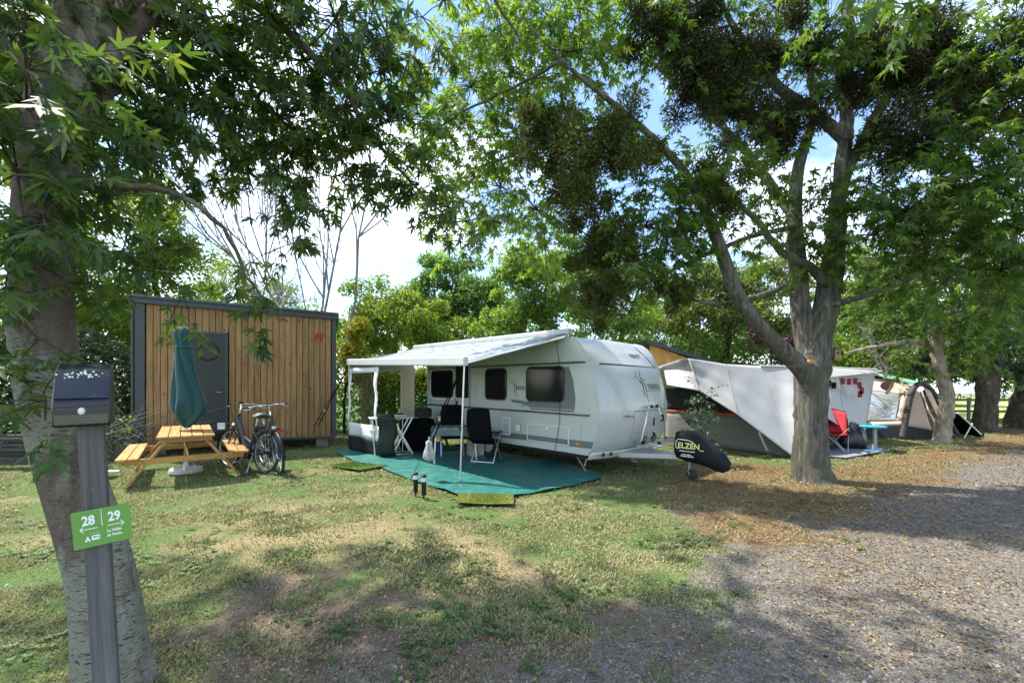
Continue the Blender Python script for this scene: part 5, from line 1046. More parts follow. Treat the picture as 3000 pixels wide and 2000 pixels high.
wg = MB(); wg.add([at(1905, 966, 10.9) + Vector((0, .1, 0)), at(1985, 1006, 11.8) + Vector((0, .06, 0)), Vector((9.3, 11.9, .02)), Vector((7.9, 11.0, .02))], [(0, 1, 2, 3)]); wg.build('black_skirt', pm('tent_black', (.010, .010, .011), .8), tt, solid=.004)
gsx = MB(); gsx.add([Vector((7.6, 9.9, .03)), Vector((9.5, 11.0, .03)), Vector((9.9, 12.6, .03)), Vector((6.8, 10.6, .03))], [(0, 1, 2, 3)]); tag(gsx.build('groundsheet', pm('sheet_bluegrey', (.20, .22, .25), .7, 0, .1), None, solid=.006), 'blue grey groundsheet in front of the white tarpaulin tent', 'groundsheet')
bt = thing('bunting', 'string of dark red and black pennants under the white tarpaulin', 'bunting', (0, 0, 0)); bp_ = [at(1905, 868, 11.7), at(1940, 872, 11.8), at(1975, 870, 11.9), at(1985, 905, 11.8)]
MB().tube(spline(bp_[:3], 4), .006, 5).build('cord', M_blackcloth, bt)
for dx, dy, c in ((1904, 880, 0), (1915, 885, 0), (1935, 875, 1), (1950, 876, 1), (1964, 875, 1), (1974, 884, 1), (1979, 897, 1), (1975, 905, 1)):
    p = at(dx, dy, 11.75); MB().box(p, (.115, .012, .17), Matrix.Rotation(random.uniform(-.2, .2), 3, 'Y')).build('pennant', pm('pennant_red', (.16, .012, .02), .8) if c else M_blackcloth, bt)
rc = thing('folding_chair', 'red and black folding camp chair in front of the tarpaulin tent', 'chair', (8.05, 10.9, 0), R(-35)); M_rc = pm('chair_red', (.42, .012, .02), .75, 0, .1, 5)
MB().grid(lambda a, b: Vector((-.27 + .54 * a, .16 + .22 * b + .10 * (2 * a - 1) ** 2 * (-1), .44 + .55 * b + .04 * math.sin(a * 3.14))), 8, 6).build('backrest', M_rc, rc, smooth=0, solid=.02)
MB().grid(lambda a, b: Vector((-.27 + .54 * a, -.28 + .46 * b, .45 + .04 * (2 * a - 1) ** 2 - .03 * math.sin(b * 3.14))), 8, 6).build('seat', M_rc, rc, smooth=0, solid=.02)
MB().tube([(-.29, .10, .45), (-.28, .30, .80), (-.24, .38, 1.0), (0, .40, 1.05), (.24, .38, 1.0), (.28, .30, .80), (.29, .10, .45)], .018, 8).build('back_binding', M_blackcloth, rc)
for s in (-1, 1):
    MB().bar((s * .31, -.25, .64), (s * .31, .26, .66), .07, .02).build('armrest', M_blackcloth, rc); MB().tube([(s * .30, -.26, .64), (-s * .24, -.2, .02)], .011, 6).build('leg', M_steel, rc); MB().tube([(s * .30, .2, .46), (s * .27, -.25, .02)], .011, 6).build('leg', M_steel, rc); MB().tube([(s * .29, .32, .70), (-s * .24, .24, .02)], .011, 6).build('leg', M_steel, rc)
def stool(label, p, col, colb):
    t = thing('pedestal_table', label, 'table', p); c1 = pm('teal_top', col, .5)
    MB().lathe([(0, .60), (.26, .60), (.28, .615), (.28, .635), (.26, .645), (0, .645)], 28).build('table_top', c1, t, smooth=40); MB().box((.04, 0, .31), (.09, .07, .58)).build('column', pm('column_grey', (.25, .28, .30), .5), t, bevel=.01); MB().lathe([(0, 0), (.24, 0), (.24, .03), (.05, .05), (0, .05)], 24).build('base', pm('blue_base', colb, .5), t, smooth=40)
stool('small turquoise topped pedestal table beside the tarpaulin tent', (9.16, 11.05, 0), (.012, .30, .38), (.02, .14, .30))
bbx = thing('waste_bag', 'black bag slumped behind the turquoise pedestal table', 'bag', (8.95, 11.55, 0)); MB().lathe([(0, 0), (.36, .02), (.40, .2), (.34, .45), (.24, .62), (.08, .70), (0, .68)], 20, fold=lambda r, z, a: r * (1 + .08 * math.cos(5 * a + 4 * z))).build('bag', pm('bag_black', (.010, .012, .016), .35), bbx, smooth=0)
gl_ = thing('tool_bits', 'dark odds and ends lying at the foot of the turquoise table', 'tools', (9.65, 10.95, 0)); MB().tube([(-.15, 0, .03), (.1, .02, .03), (.22, -.06, .03)], .018, 6).build('hose', M_black, gl_); MB().box((.02, -.12, .03), (.26, .07, .05)).build('case', pm('case_brown', (.10, .05, .04), .6), gl_, bevel=.01)

# ------------------------------------------------------------------ beige inflatable tent with clear window
bt2 = thing('inflatable_tent', 'pinkish beige inflatable tent with brown air beams and clear window', 'tent', (0, 0, 0)); M_be = pm('tent_beige', (.60, .46, .38), .75, 0, .06, 2, .1, 18); M_beam = pm('beam_brown', (.055, .045, .042), .7); M_mud = pm('tent_navy', (.030, .034, .042), .8)
P = lambda x, y, Y: at(x, y, Y)
q0, q1, q2, q3 = P(1978, 862, 14.6), P(2096, 886, 13.6), P(2074, 976, 13.4), P(1975, 982, 14.0)
def face(q0, q1, q2, q3, a, b, bl=.10): r = q0.lerp(q1, a).lerp(q3.lerp(q2, a), b); return r + Vector((-.35, -1, .2)).normalized() * bl * math.sin(3.14 * a) * math.sin(3.14 * b)
def sub(q, a0, a1, b0, b1, name, mat, off=0, bl=.10, nu=10, nv=10): return MB().grid(lambda a, b: face(*q, a0 + (a1 - a0) * a, b0 + (b1 - b0) * b, bl) + Vector((0, -off, 0)), nu, nv).build(name, mat, bt2, smooth=0, solid=.004)
F1 = (q0, q1, q2, q3); sub(F1, 0, 1, 0, .27, 'front_wall', M_be); sub(F1, 0, .16, .27, .90, 'front_wall', M_be, nu=2); sub(F1, .82, 1, .27, .90, 'front_wall', M_be, nu=2); sub(F1, 0, 1, .90, 1, 'front_wall', M_be, nv=2)
sub(F1, .16, .82, .27, .90, 'clear_window', clearm('tent_pvc', (.60, .62, .64), .45, .12, (.62, .64, .67), .30))
MB().grid(lambda a, b: q3.lerp(q2, a) + Vector((0, -.02, 0)) + (Vector((0, 0, .03)) - Vector((0, 0, q3.lerp(q2, a).z))) * b, 8, 2).build('mud_wall', M_mud, bt2, solid=.004)
em = face(*F1, .52, .12); MB().lathe([(0, 0), (.26, 0), (.26, .012), (0, .012)], 20, em + Vector((0, -.05, 0)), Matrix.Rotation(R(90), 3, 'X') @ Matrix.Diagonal((1, .6, 1))).build('badge', pm('badge_mauve', (.22, .11, .13), .7), bt2)
gt = MB(); gt.add([P(1970, 860, 14.6), P(2012, 861, 14.2), P(2100, 884, 13.7), P(2150, 884, 15.2), P(2010, 855, 16.5)], [(0, 1, 2, 3, 4)]); gt.build('roof', pm('tent_green', (.22, .42, .34), .7), bt2, solid=.005)
e0, e1, e2, e3 = q1, P(2148, 905, 13.9), P(2150, 995, 13.3), q2
F2 = [(P(2098, 890, 13.55), P(2112, 900, 13.5), P(2140, 988, 13.2), q2), (P(2112, 884, 13.6), P(2135, 892, 13.7), P(2178, 985, 13.6), P(2160, 985, 13.6))]
sub(F2[0], 0, 1, 0, 1, 'side_wall', M_be, 0, .02); sub(F2[1], .3, 1, 0, 1, 'side_wall', M_be, 0, .02); MB().grid(lambda a, b: q2.lerp(P(2142, 988, 13.2), a) + Vector((0, -.02, -b * (q2.lerp(P(2142, 988, 13.2), a).z - .03))), 6, 2).build('mud_wall', M_mud, bt2, solid=.004)
MB().tube(spline([P(2072, 1006, 13.35), P(2078, 975, 13.4), P(2090, 915, 13.45), P(2100, 890, 13.5), P(2116, 881, 13.6), P(2132, 889, 13.7), P(2148, 910, 13.8), P(2175, 960, 13.9), P(2200, 1002, 14.0)], 4), .085, 10).build('air_beam', M_beam, bt2, smooth=0)
MB().tube(spline([P(1972, 1000, 14.0), P(1978, 930, 14.2), P(1992, 880, 14.4), P(2015, 862, 14.5)], 4), .085, 10).build('air_beam', M_beam, bt2, smooth=0)
dw = MB(); dw.add([P(2112, 900, 13.75), P(2125, 893, 13.8), P(2138, 905, 13.9), P(2172, 990, 14.2), P(2140, 990, 13.8)], [(0, 1, 2, 3, 4)]); dw.build('door_inner', pm('tent_inner_orange', (.17, .065, .03), .8), bt2, solid=.01)
dg_ = MB(); dg_.add([P(2112, 900, 13.70), P(2121, 896, 13.72), P(2150, 975, 13.75), P(2140, 988, 13.72)], [(0, 1, 2, 3)]); dg_.build('door_curtain', pm('tent_curtain', (.11, .12, .075), .9, 0, .5, 9), bt2, solid=.006)
MB().tube([P(2117, 897, 13.3), P(2132, 940, 13.1), P(2165, 1002, 12.9)], .022, 6).build('guy_webbing', pm('webbing_cream', (.62, .58, .48), .8), bt2); MB().tube([P(2085, 937, 13.2), P(2170, 943, 13.2)], .007, 5).build('guy_line', pm('line_orange', (.55, .25, .12), .8), bt2); MB().tube([P(2112, 903, 13.3), P(2160, 922, 13.4)], .007, 5).build('guy_line', pm('line_orange', (.55, .25, .12), .8), bt2)
bc = thing('camp_lounger', 'black and white folded lounger leaning behind the pale barked tree', 'lounger', (14.4, 14.0, 0), .3); MB().bar((-.6, 0, .75), (.55, 0, .05), .5, .05).build('fabric', M_blackcloth, bc); MB().tube([(-.6, -.26, .80), (.55, -.26, .08)], .02, 6).build('frame', M_white, bc); MB().tube([(-.3, -.26, .0), (.1, -.26, .45)], .018, 6).build('leg', M_white, bc); MB().box((.72, -.1, .06), (.25, .2, .12)).build('pillow', M_blackcloth, bc, bevel=.03)

# ------------------------------------------------------------------ far field: white marquee, rail fence
mq = thing('marquee', 'long low white marquee with scalloped edge beyond the trees at right', 'marquee', (0, 0, 0)); M_mq = pm('marquee_white', (.78, .80, .82), .6, 0, .03)
MB().add([(17.5, 32, 1.00), (36, 31, 1.0), (36, 35, 2.15), (17.5, 36, 2.15)], [(0, 1, 2, 3)]).build('roof', M_mq, mq, solid=.02); MB().add([(17.5, 40, 1.00), (36, 39, 1.0), (36, 35.02, 2.15), (17.5, 36.02, 2.15)], [(0, 1, 2, 3)]).build('roof', M_mq, mq, solid=.02)
va = MB()
for k in range(37): x0 = 17.5 + k * .5; y0 = 32 - k * .5 * (1 / 18.5); va.add([(x0, y0 - .02, 1.0), (x0 + .5, y0 - .05, 1.0), (x0 + .5, y0 - .05, .86), (x0 + .37, y0 - .04, .76), (x0 + .13, y0 - .03, .76), (x0, y0 - .02, .86)], [(0, 1, 2, 3, 4, 5)])
va.build('valance', M_mq, mq, solid=.01)
for k in range(7): MB().tube([(17.8 + k * 3, 31.9 - k * .16, 0), (17.8 + k * 3, 31.9 - k * .16, 1.0)], .03, 6).build('post', M_steel, mq)
fe_ = thing('rail_fence', 'weathered two rail field fence beyond the trees at right', 'fence', (0, 0, 0)); M_fe = pm('fence_wood', (.13, .125, .085), .9, 0, .2)
for z in (.95, .42): MB().bar((13.8, 20.6, z), (27, 20.0, z), .05, .11).build('rail', M_fe, fe_)
for k in range(8): MB().box((13.9 + 1.85 * k, 20.65 - .085 * k, .52), (.09, .09, 1.08)).build('fence_post', M_fe, fe_)
# meadow patch and hay coloured strip beyond the fence are part of the field
fm = MB(); fm.add([(10, 22, .012), (70, 17, .012), (140, 120, .012), (20, 130, .012)], [(0, 1, 2, 3)]); tag(fm.build('field', pm('field_meadow', (.20, .27, .05), .95, 0, .18, .6, .5, 8, dirt=(.36, .33, .11), ds=.09, dlo=.46, dhi=.6), None), kind='structure')

# ------------------------------------------------------------------ left margin: white framed lounger and stacked poles
wl = thing('garden_lounger', 'white tubular frame of a lounger half hidden behind the left maple', 'lounger', (-8.35, 7.75, 0), .1)
MB().tube([(-.05, 0, .62), (-.10, 0, .03), (.75, .05, .03), (.80, .05, .55)], .028, 8).build('frame', M_white, wl); MB().tube([(.02, .5, .62), (.05, .5, .03), (.85, .55, .03)], .02, 8).build('frame', M_white, wl); MB().grid(lambda a, b: Vector((-.05 + .85 * a, .5 * b, .60 - .05 * math.sin(3.14 * a))), 6, 4).build('fabric', pm('lounger_blue', (.03, .06, .10), .8), wl, solid=.015)
po_ = thing('stacked_poles', 'stack of dark timber rails lying by the hedge at the left edge', 'timber', (-9.9, 8.9, 0), .08)
for k in range(7): MB().box((random.uniform(-.1, .1), .05 * (k % 3), .10 + .09 * k), (2.6, .12, .07)).build('rail', pm('timber_dark', (.045, .043, .04), .8, 0, .3), po_, bevel=.008)
for s in (-.9, .9): MB().box((s, .05, .04), (.12, .5, .08)).build('bearer', pm('timber_dark', (.045, .043, .04), .8), po_)

# ------------------------------------------------------------------ silver maple at left
def finish_wood(P, t, bark): 
    a = P.wood.build('trunk', bark, t, smooth=70, recalc=False)
    if P.twig.v: P.twig.build('branch', bpy.data.materials.get('bark_brown'), a, smooth=70, recalc=False)
    return a
def roughen(P, amt, k0=0):
    A = np.array(P.wood.v[k0:]); ang = A[:, 0] * 7 + A[:, 1] * 9
    n_ = (fbm(ang, A[:, 2] * 2.2, 1.6, 3, 91) - .5) * amt * 1.4 + (fbm(ang * 4, A[:, 2] * 16, 1.0, 3, 93) - .5) * amt * .7
    A[:, 0] += n_; A[:, 1] -= n_; P.wood.v[k0:] = [tuple(q) for q in A]
lm = thing('maple_tree', 'silver maple with leaning lichen grey trunk at the left edge, leaves hanging into view', 'tree', (0, 0, 0)); P1 = Plant()
P1.limb([Vector((-2.26, 2.50, -.15)), Vector((-2.29, 2.50, .08)), Vector((-2.37, 2.50, .67)), Vector((-2.62, 2.52, 1.42)), Vector((-2.74, 2.55, 1.95)), Vector((-2.78, 2.58, 2.4)), Vector((-2.76, 2.62, 3.3)), Vector((-2.68, 2.8, 4.4)), Vector((-2.5, 3.1, 6.2)), Vector((-2.4, 3.3, 8.0))], [.26, .175, .15, .14, .145, .14, .135, .12, .08, .04], 44, 14); roughen(P1, .03)
for pts, rr in (([(-2.62, 2.7, 3.6), (-2.45, 3.2, 4.6), (-2.05, 3.5, 4.75), (-1.5, 3.75, 4.3), (-1.1, 3.95, 3.75), (-.60, 4.1, 3.25)], [.07, .05, .035, .025, .016, .008]),
                ([(-2.6, 2.75, 3.9), (-2.7, 3.4, 4.8), (-2.75, 4.1, 5.0), (-2.5, 4.7, 4.7), (-2.3, 5.0, 4.2)], [.07, .05, .035, .022, .01]),
                ([(-2.63, 2.6, 3.2), (-2.9, 3.2, 3.9), (-3.2, 3.9, 4.2), (-3.4, 4.6, 3.9)], [.05, .04, .025, .01]),
                ([(-2.65, 2.6, 2.9), (-2.3, 2.9, 3.0), (-2.1, 3.15, 2.85), (-1.95, 3.3, 2.45), (-1.75, 3.4, 2.2)], [.03, .02, .014, .010, .006]),
                ([(-2.66, 2.6, 4.1), (-3.3, 2.6, 4.8), (-4.0, 2.9, 5.0), (-4.6, 3.2, 4.6)], [.06, .045, .03, .012]),
                ([(-2.6, 2.8, 4.5), (-1.9, 3.0, 5.5), (-1.2, 3.6, 6.0), (-.5, 4.2, 5.9), (.1, 4.7, 5.4)], [.06, .045, .03, .02, .01]),
                ([(-2.55, 2.9, 5.0), (-2.2, 4.0, 6.2), (-1.9, 5.2, 6.6), (-1.6, 6.0, 6.3)], [.06, .045, .03, .012])):
    P1.limb([Vector(p) for p in pts], rr, 7, 5, .012)
SP = [  # leaf sprays: seen at (dx, dy) from the camera, distance, radius, number of sprays
 (60, 60, 2.6, .35, 10), (160, 150, 2.9, .4, 12), (280, 60, 3.0, .45, 14), (60, 260, 2.3, .3, 8), (40, 420, 2.3, .25, 7), (210, 270, 3.0, .35, 10), (330, 200, 3.3, .4, 12), (430, 90, 3.3, .5, 15), (540, 180, 3.6, .45, 14), (470, 270, 3.6, .4, 12), (620, 60, 3.5, .5, 14), (700, 160, 3.8, .45, 13),
 (640, 290, 3.8, .4, 12), (770, 60, 3.7, .45, 11), (790, 270, 3.9, .4, 11), (560, 340, 3.8, .32, 8), (710, 370, 3.9, .35, 9), (840, 380, 4.0, .33, 9), (880, 180, 3.8, .35, 7), (900, 300, 3.9, .3, 6), (960, 470, 4.0, .25, 6), (1030, 520, 4.05, .22, 6), (1075, 555, 4.1, .16, 4), (390, 340, 3.4, .3, 7), (300, 330, 3.2, .3, 8), (350, 440, 3.3, .2, 4), (650, 500, 3.8, .22, 4), (690, 590, 3.8, .18, 3), (620, 440, 3.8, .22, 4), (550, 420, 3.7, .2, 3), (760, 450, 3.9, .22, 4), (700, 540, 3.8, .14, 2), (620, 600, 3.7, .15, 2),
 (100, 520, 2.25, .25, 6), (20, 600, 2.3, .25, 6), (60, 180, 2.0, .3, 6), (230, 480, 2.7, .25, 5), (300, 540, 2.9, .25, 5), (280, 620, 2.9, .2, 3), (370, 640, 3.0, .18, 2), (420, 700, 3.1, .14, 2), (520, 715, 3.2, .13, 2), (600, 740, 3.25, .10, 2), (645, 755, 3.3, .06, 1), (330, 690, 3.0, .1, 1),
 (20, 700, 2.3, .2, 4), (90, 800, 2.3, .1, 2), (60, 900, 2.25, .14, 3), (105, 940, 2.25, .13, 3), (130, 880, 2.2, .08, 1), (500, 500, 3.7, .16, 2), (830, 130, 3.7, .4, 8), (970, 60, 3.9, .3, 5), (980, 380, 4.0, .2, 3)]
for dx, dy, Y, rad, n in SP: P1.clump(at(dx, dy - (45 if dy > 300 and dx > 330 and dy < 600 else 20), Y), rad * .95, int(n * (2.0 if n > 5 else 1.35)), .098 if Y > 2.5 else .095, 10, .34, .8, .02)
for x_, y_, z_, rad, n in ((-3.8, 2.4, 5.0, .8, 22), (-2.8, 3.6, 6.6, 1.0, 30), (-1.6, 3.9, 6.6, .9, 26), (-3.6, 3.8, 6.2, .9, 26), (-.6, 4.3, 6.4, .7, 18), (-2.0, 5.6, 6.8, .8, 20), (-3.0, 5.0, 7.4, .9, 24), (-2.0, 2.6, 7.2, .9, 22), (-4.4, 3.2, 4.4, .7, 18), (-4.6, 4.6, 5.4, .8, 20), (-3.6, 1.2, 5.2, .9, 22), (-2.4, 1.2, 6.0, 1.0, 24), (-1.2, 2.4, 6.4, .8, 18)): P1.clump(Vector((x_, y_, z_)), rad, n, .13, 8, .6, .6)
for x_, y_, z_ in ((-6.2, 4.2, 7.0), (-5.0, 4.0, 7.2), (-4.2, 4.9, 7.4), (-5.6, 5.2, 7.6), (-6.8, 5.4, 7.4), (-3.6, 4.1, 7.6), (-4.8, 3.0, 6.6), (-6.0, 3.2, 6.4), (-5.2, 6.0, 8.0)): P1.clump(Vector((x_, y_, z_)), .85, 26, .15, 9, .6, .6)  # unseen clumps added above the frame to shade the left foreground
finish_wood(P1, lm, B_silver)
pp, nn2, tp2, sz2 = P1.arrays(); Rm = rots(nn2, tp2); vx = pp[:, 0] / pp[:, 1]; vz = (EYE - pp[:, 2]) / pp[:, 1]
infr = (np.abs(vx) < 1.17) & (vz < .6) & (vz > -.87); big = np.where(infr, sz2 / pp[:, 1], 0); order = np.argsort(-big); near = order[:300]; rest = np.ones(len(pp), bool); rest[near] = False
crown = link_mesh('foliage', scatter('foliage', MAPLE, pp[rest], Rm[rest], sz2[rest], rng.random(rest.sum())), M_maple, lm); crown['kind'] = 'stuff'
leafme = [tri_mesh('leaf', MAPLE[0] * np.array([a, 1, b]), MAPLE[1]) for a, b in ((1, 1), (.9, 1.6), (1.08, .5), (.96, -.6))]
for m_ in leafme: m_.materials.append(M_maple)
for j, i in enumerate(near):
    o = bpy.data.objects.new('leaf', leafme[j % 4]); COL.objects.link(o); o.parent = crown
    o.matrix_local = Matrix.Translation(Vector(pp[i])) @ Matrix(Rm[i].tolist()).to_4x4() @ Matrix.Scale(float(sz2[i]), 4)

# ------------------------------------------------------------------ big forked maple with mistletoe, centre right
cm = thing('maple_tree', 'large grey maple forking low into three limbs beside the white tent, laden with mistletoe', 'tree', (0, 0, 0)); P2 = Plant(); g = lambda *a: [at(*q) for q in a]
P2.limb([at(1868, 1118, 7.8), at(1866, 1098, 7.8), at(1862, 1060, 7.8), at(1862, 980, 7.8), at(1863, 900, 7.8), at(1870, 845, 7.8), at(1882, 780, 7.8), at(1900, 690, 7.85), at(1915, 590, 7.9), at(1924, 480, 8.0), at(1938, 350, 8.0), at(1946, 200, 8.1), at(1950, 0, 8.2), at(1955, -250, 8.3)], [.50, .34, .275, .25, .25, .27, .20, .19, .165, .125, .105, .095, .08, .05], 40, 10); k1 = len(P2.wood.v); roughen(P2, .05)
P2.limb(g((1862, 890, 7.75), (1852, 858, 7.7), (1800, 805, 7.6), (1740, 745, 7.5), (1695, 680, 7.4), (1665, 600, 7.3), (1640, 530, 7.25), (1615, 470, 7.2), (1560, 380, 7.1), (1470, 290, 7.0), (1380, 215, 6.9), (1290, 140, 6.9), (1200, 40, 7.0)), [.21, .175, .145, .125, .115, .105, .095, .08, .065, .05, .04, .028, .012], 14, 4)
P2.limb(g((1862, 870, 7.85), (1852, 790, 7.9), (1838, 700, 7.95), (1832, 600, 8.0), (1825, 490, 8.1), (1835, 380, 8.2), (1870, 250, 8.3), (1850, 120, 8.4), (1820, -20, 8.5)), [.21, .18, .165, .145, .125, .10, .08, .055, .03], 14, 4)
for pts, rr in ((g((1905, 660, 7.8), (1870, 620, 7.7), (1795, 578, 7.6), (1735, 505, 7.5), (1660, 435, 7.4), (1600, 385, 7.3)), [.09, .08, .065, .05, .04, .02]), (g((1838, 520, 8.0), (1735, 540, 7.7), (1610, 590, 7.4), (1500, 642, 7.2), (1440, 668, 7.1)), [.05, .04, .034, .028, .012]),
                (g((1832, 640, 7.9), (1770, 672, 7.8), (1700, 690, 7.7), (1630, 697, 7.6), (1560, 680, 7.5)), [.06, .055, .045, .03, .01]), (g((1908, 700, 7.7), (1950, 690, 7.5), (2010, 672, 7.2), (2098, 637, 6.9)), [.06, .05, .04, .033]),
                (g((1932, 420, 8.0), (1990, 310, 8.0), (2060, 180, 8.0), (2130, 60, 8.0), (2190, -60, 8.0)), [.11, .095, .08, .06, .04]), (g((1940, 320, 8.0), (1860, 255, 7.9), (1780, 190, 7.8), (1700, 90, 7.7), (1640, -30, 7.6)), [.11, .10, .085, .06, .03]),
                (g((1925, 480, 8.0), (2030, 480, 7.6), (2150, 500, 7.2), (2260, 520, 6.9)), [.06, .05, .035, .015]), (g((2060, 180, 8.0), (2150, 200, 7.6), (2260, 260, 7.2), (2350, 300, 7.0)), [.06, .05, .035, .015]), (g((1825, 500, 8.1), (1700, 330, 9.0), (1560, 200, 9.5), (1400, 60, 9.8)), [.09, .07, .05, .02]),
                (g((1470, 290, 7.0), (1330, 300, 7.2), (1200, 350, 7.6), (1080, 390, 8.0)), [.04, .03, .022, .01]), (g((1290, 140, 6.9), (1180, 200, 7.4), (1060, 260, 8.0), (960, 330, 8.4)), [.03, .025, .018, .008])): P2.limb(pts, rr, 9, 4, .02)
k2 = len(P2.rows)
LB = [(1150, 90, 8.2, .8, 16), (1270, 60, 7.8, .7, 15), (1230, 180, 7.8, .7, 14), (1080, 200, 8.3, .7, 13), (1000, 260, 8.5, .55, 9), (1090, 330, 8.4, .6, 12), (990, 370, 8.5, .5, 9), (1150, 430, 8.4, .6, 12), (1060, 460, 8.5, .45, 7), (1230, 480, 8.3, .6, 12), (1180, 300, 8.2, .6, 12), (1300, 250, 7.6, .5, 9), (1140, 540, 8.6, .35, 4), (1250, 560, 8.4, .45, 7), (930, 200, 8.6, .35, 3), (1330, 20, 7.5, .5, 10), (1060, 90, 8.4, .5, 6), (1330, 120, 7.4, .5, 10), (1190, 20, 8.0, .5, 10), (960, 110, 8.6, .3, 3), (1040, 560, 8.8, .25, 2)]
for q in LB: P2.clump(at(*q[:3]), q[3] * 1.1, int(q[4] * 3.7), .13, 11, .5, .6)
k3 = len(P2.rows)
LM = [(1480, 520, 7.2, .5, 11), (1560, 480, 7.2, .45, 10), (1440, 600, 7.1, .4, 8), (1520, 580, 7.2, .45, 9), (1620, 420, 7.3, .45, 9), (1700, 300, 7.6, .45, 8), (1660, 560, 7.4, .35, 5), (1470, 420, 7.2, .4, 7), (1760, 420, 7.7, .4, 6), (1800, 560, 7.8, .35, 5), (1860, 480, 7.8, .35, 6), (1560, 120, 7.4, .5, 8), (1640, 60, 7.6, .5, 8), (1760, 60, 7.8, .55, 9), (1480, 60, 7.3, .5, 9), (1860, 150, 7.6, .4, 7), (1900, 60, 7.6, .5, 8), (1960, 130, 7.6, .4, 6), (1870, 610, 7.5, .22, 3), (1900, 540, 7.4, .25, 3),
      (2000, 420, 7.3, .45, 10), (2080, 480, 7.1, .5, 12), (2180, 440, 7.0, .5, 13), (2280, 420, 6.9, .5, 13), (2330, 520, 6.8, .5, 12), (2220, 550, 6.9, .5, 12), (2110, 590, 7.0, .4, 8), (2010, 540, 7.2, .35, 6), (2300, 620, 6.9, .45, 9), (2180, 640, 7.0, .35, 5), (2250, 300, 7.1, .55, 11), (2330, 220, 7.0, .55, 12), (2140, 330, 7.3, .45, 9), (2340, 360, 6.8, .5, 11), (2200, 180, 7.4, .55, 10), (2300, 90, 7.2, .6, 12), (2180, 60, 7.6, .55, 9), (2060, 60, 7.8, .5, 8), (2350, 700, 6.9, .35, 5), (2060, 640, 7.1, .25, 3)]
for q in LM: P2.clump(at(*q[:3]), q[3] * 1.2, int(q[4] * 4.0), .125, 11, .5, .6)
for _ in range(46):   # the part of the crown above the frame and behind
    a = random.uniform(0, 6.283); r = random.uniform(.8, 5.6); zz = random.uniform(7.6, 11.0) - r * .25; c_ = Vector((5.0 + r * math.cos(a), 8.4 + .8 * r * math.sin(a), zz))
    if c_.y > 3.0 and (c_.z - EYE) / c_.y > .86: P2.clump(c_, random.uniform(.7, 1.1), 24, .155, 10, .6, .6)
finish_wood(P2, cm, B_grey)
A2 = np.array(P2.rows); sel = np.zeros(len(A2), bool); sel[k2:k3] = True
for nm, s_, mt in (('foliage', sel, M_maple2), ('foliage', ~sel, M_maple3)):  # left sprays get a paler leaf, their sunlight put into the colour
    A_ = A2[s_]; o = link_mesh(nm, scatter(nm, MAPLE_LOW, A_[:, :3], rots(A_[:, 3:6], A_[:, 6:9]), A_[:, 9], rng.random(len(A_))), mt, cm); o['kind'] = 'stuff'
# mistletoe balls in the maple
MI = [(1290, 320, 7.3, .62, 'mistletoe ball low on the left limb, under the pale leaf sprays', 1), (1420, 350, 7.1, .60, 'mistletoe ball on the left limb, nearest the sky gap', 1), (1370, 560, 7.2, .48, 'long mistletoe clump hanging above the caravan roof', 1), (1380, 680, 7.3, .42, 'lowest mistletoe clump, brownish, just over the caravan', 1), (1600, 170, 7.5, .60, 'dark mistletoe ball at the top between the limbs', 0), (1680, 230, 7.7, .62, 'dark mistletoe mass at the crossing of upper limbs', 0), (1520, 60, 7.4, .60, 'dark mistletoe ball cut by the upper frame edge', 0), (1760, 130, 7.8, .65, 'dark mistletoe ball left of the tall centre limb', 0), (1800, 290, 8.0, .55, 'mistletoe ball in front of the middle limb', 0), (2020, 160, 7.9, .60, 'mistletoe ball right of the tall limb', 0), (2110, 130, 7.8, .65, 'mistletoe ball on the upper right limb', 0), (2260, 190, 7.4, .70, 'brownish mistletoe mass in the upper right corner', 0), (2060, 330, 7.6, .5, 'mistletoe ball over the right hand leaf sprays', 0), (1640, 440, 7.3, .42, 'mistletoe ball around the bend of the left limb', 1), (1330, 450, 7.2, .42, 'mistletoe ball between the two lower left clumps', 1), (1560, 670, 7.4, .32, 'small mistletoe tuft on the thin drooping branch', 1)]
M_mistle_shade = leafm('leaf_mistletoe_shaded', [(.028, .036, .014), (.045, .052, .017), (.062, .058, .020)], .3, (1.4, 1.5, .5))  # darker copy of the mistletoe leaf, shade put into its colour
for dx, dy, Y, rad, lab, lit_ in MI:
    rad *= 1.28
    c_ = at(dx, dy, Y); t = thing('mistletoe', lab, 'mistletoe', c_, 0, 'mistletoe in the forked maple'); st = MB(); n = int(6600 * (rad / .6) ** 2); kk = 17; sc_ = nrm(rng.normal(size=(kk, 3))) * (rng.random(kk) ** .6 * rad * .95)[:, None] * np.array([1.1, .9, 1.05]); sr_ = rng.uniform(.18, .50, kk) * rad; ix = rng.integers(0, kk, n); v = nrm(rng.normal(size=(n, 3))); p = sc_[ix] + v * (rng.random(n) ** .6 * sr_[ix])[:, None] * np.array([1, 1, 1.1])
    for q_ in range(60):
        d = Vector(sc_[q_ % kk] + rng.normal(size=3) * rad * .25); st.tube([(0, 0, 0), d * .5 + Vector((random.gauss(0, .04), 0, .03)), d], [.010, .006, .002], 4, caps=False)
    st.build('stem', bpy.data.materials['bark_brown'], t, recalc=False)['kind'] = 'stuff'; link_mesh('foliage', scatter('foliage', SLIM, p, rots(rng.normal(size=(n, 3)), v + rng.normal(size=(n, 3)) * .9), rng.uniform(.06, .11, n), rng.random(n)), M_mistle if lit_ else M_mistle_shade, t)
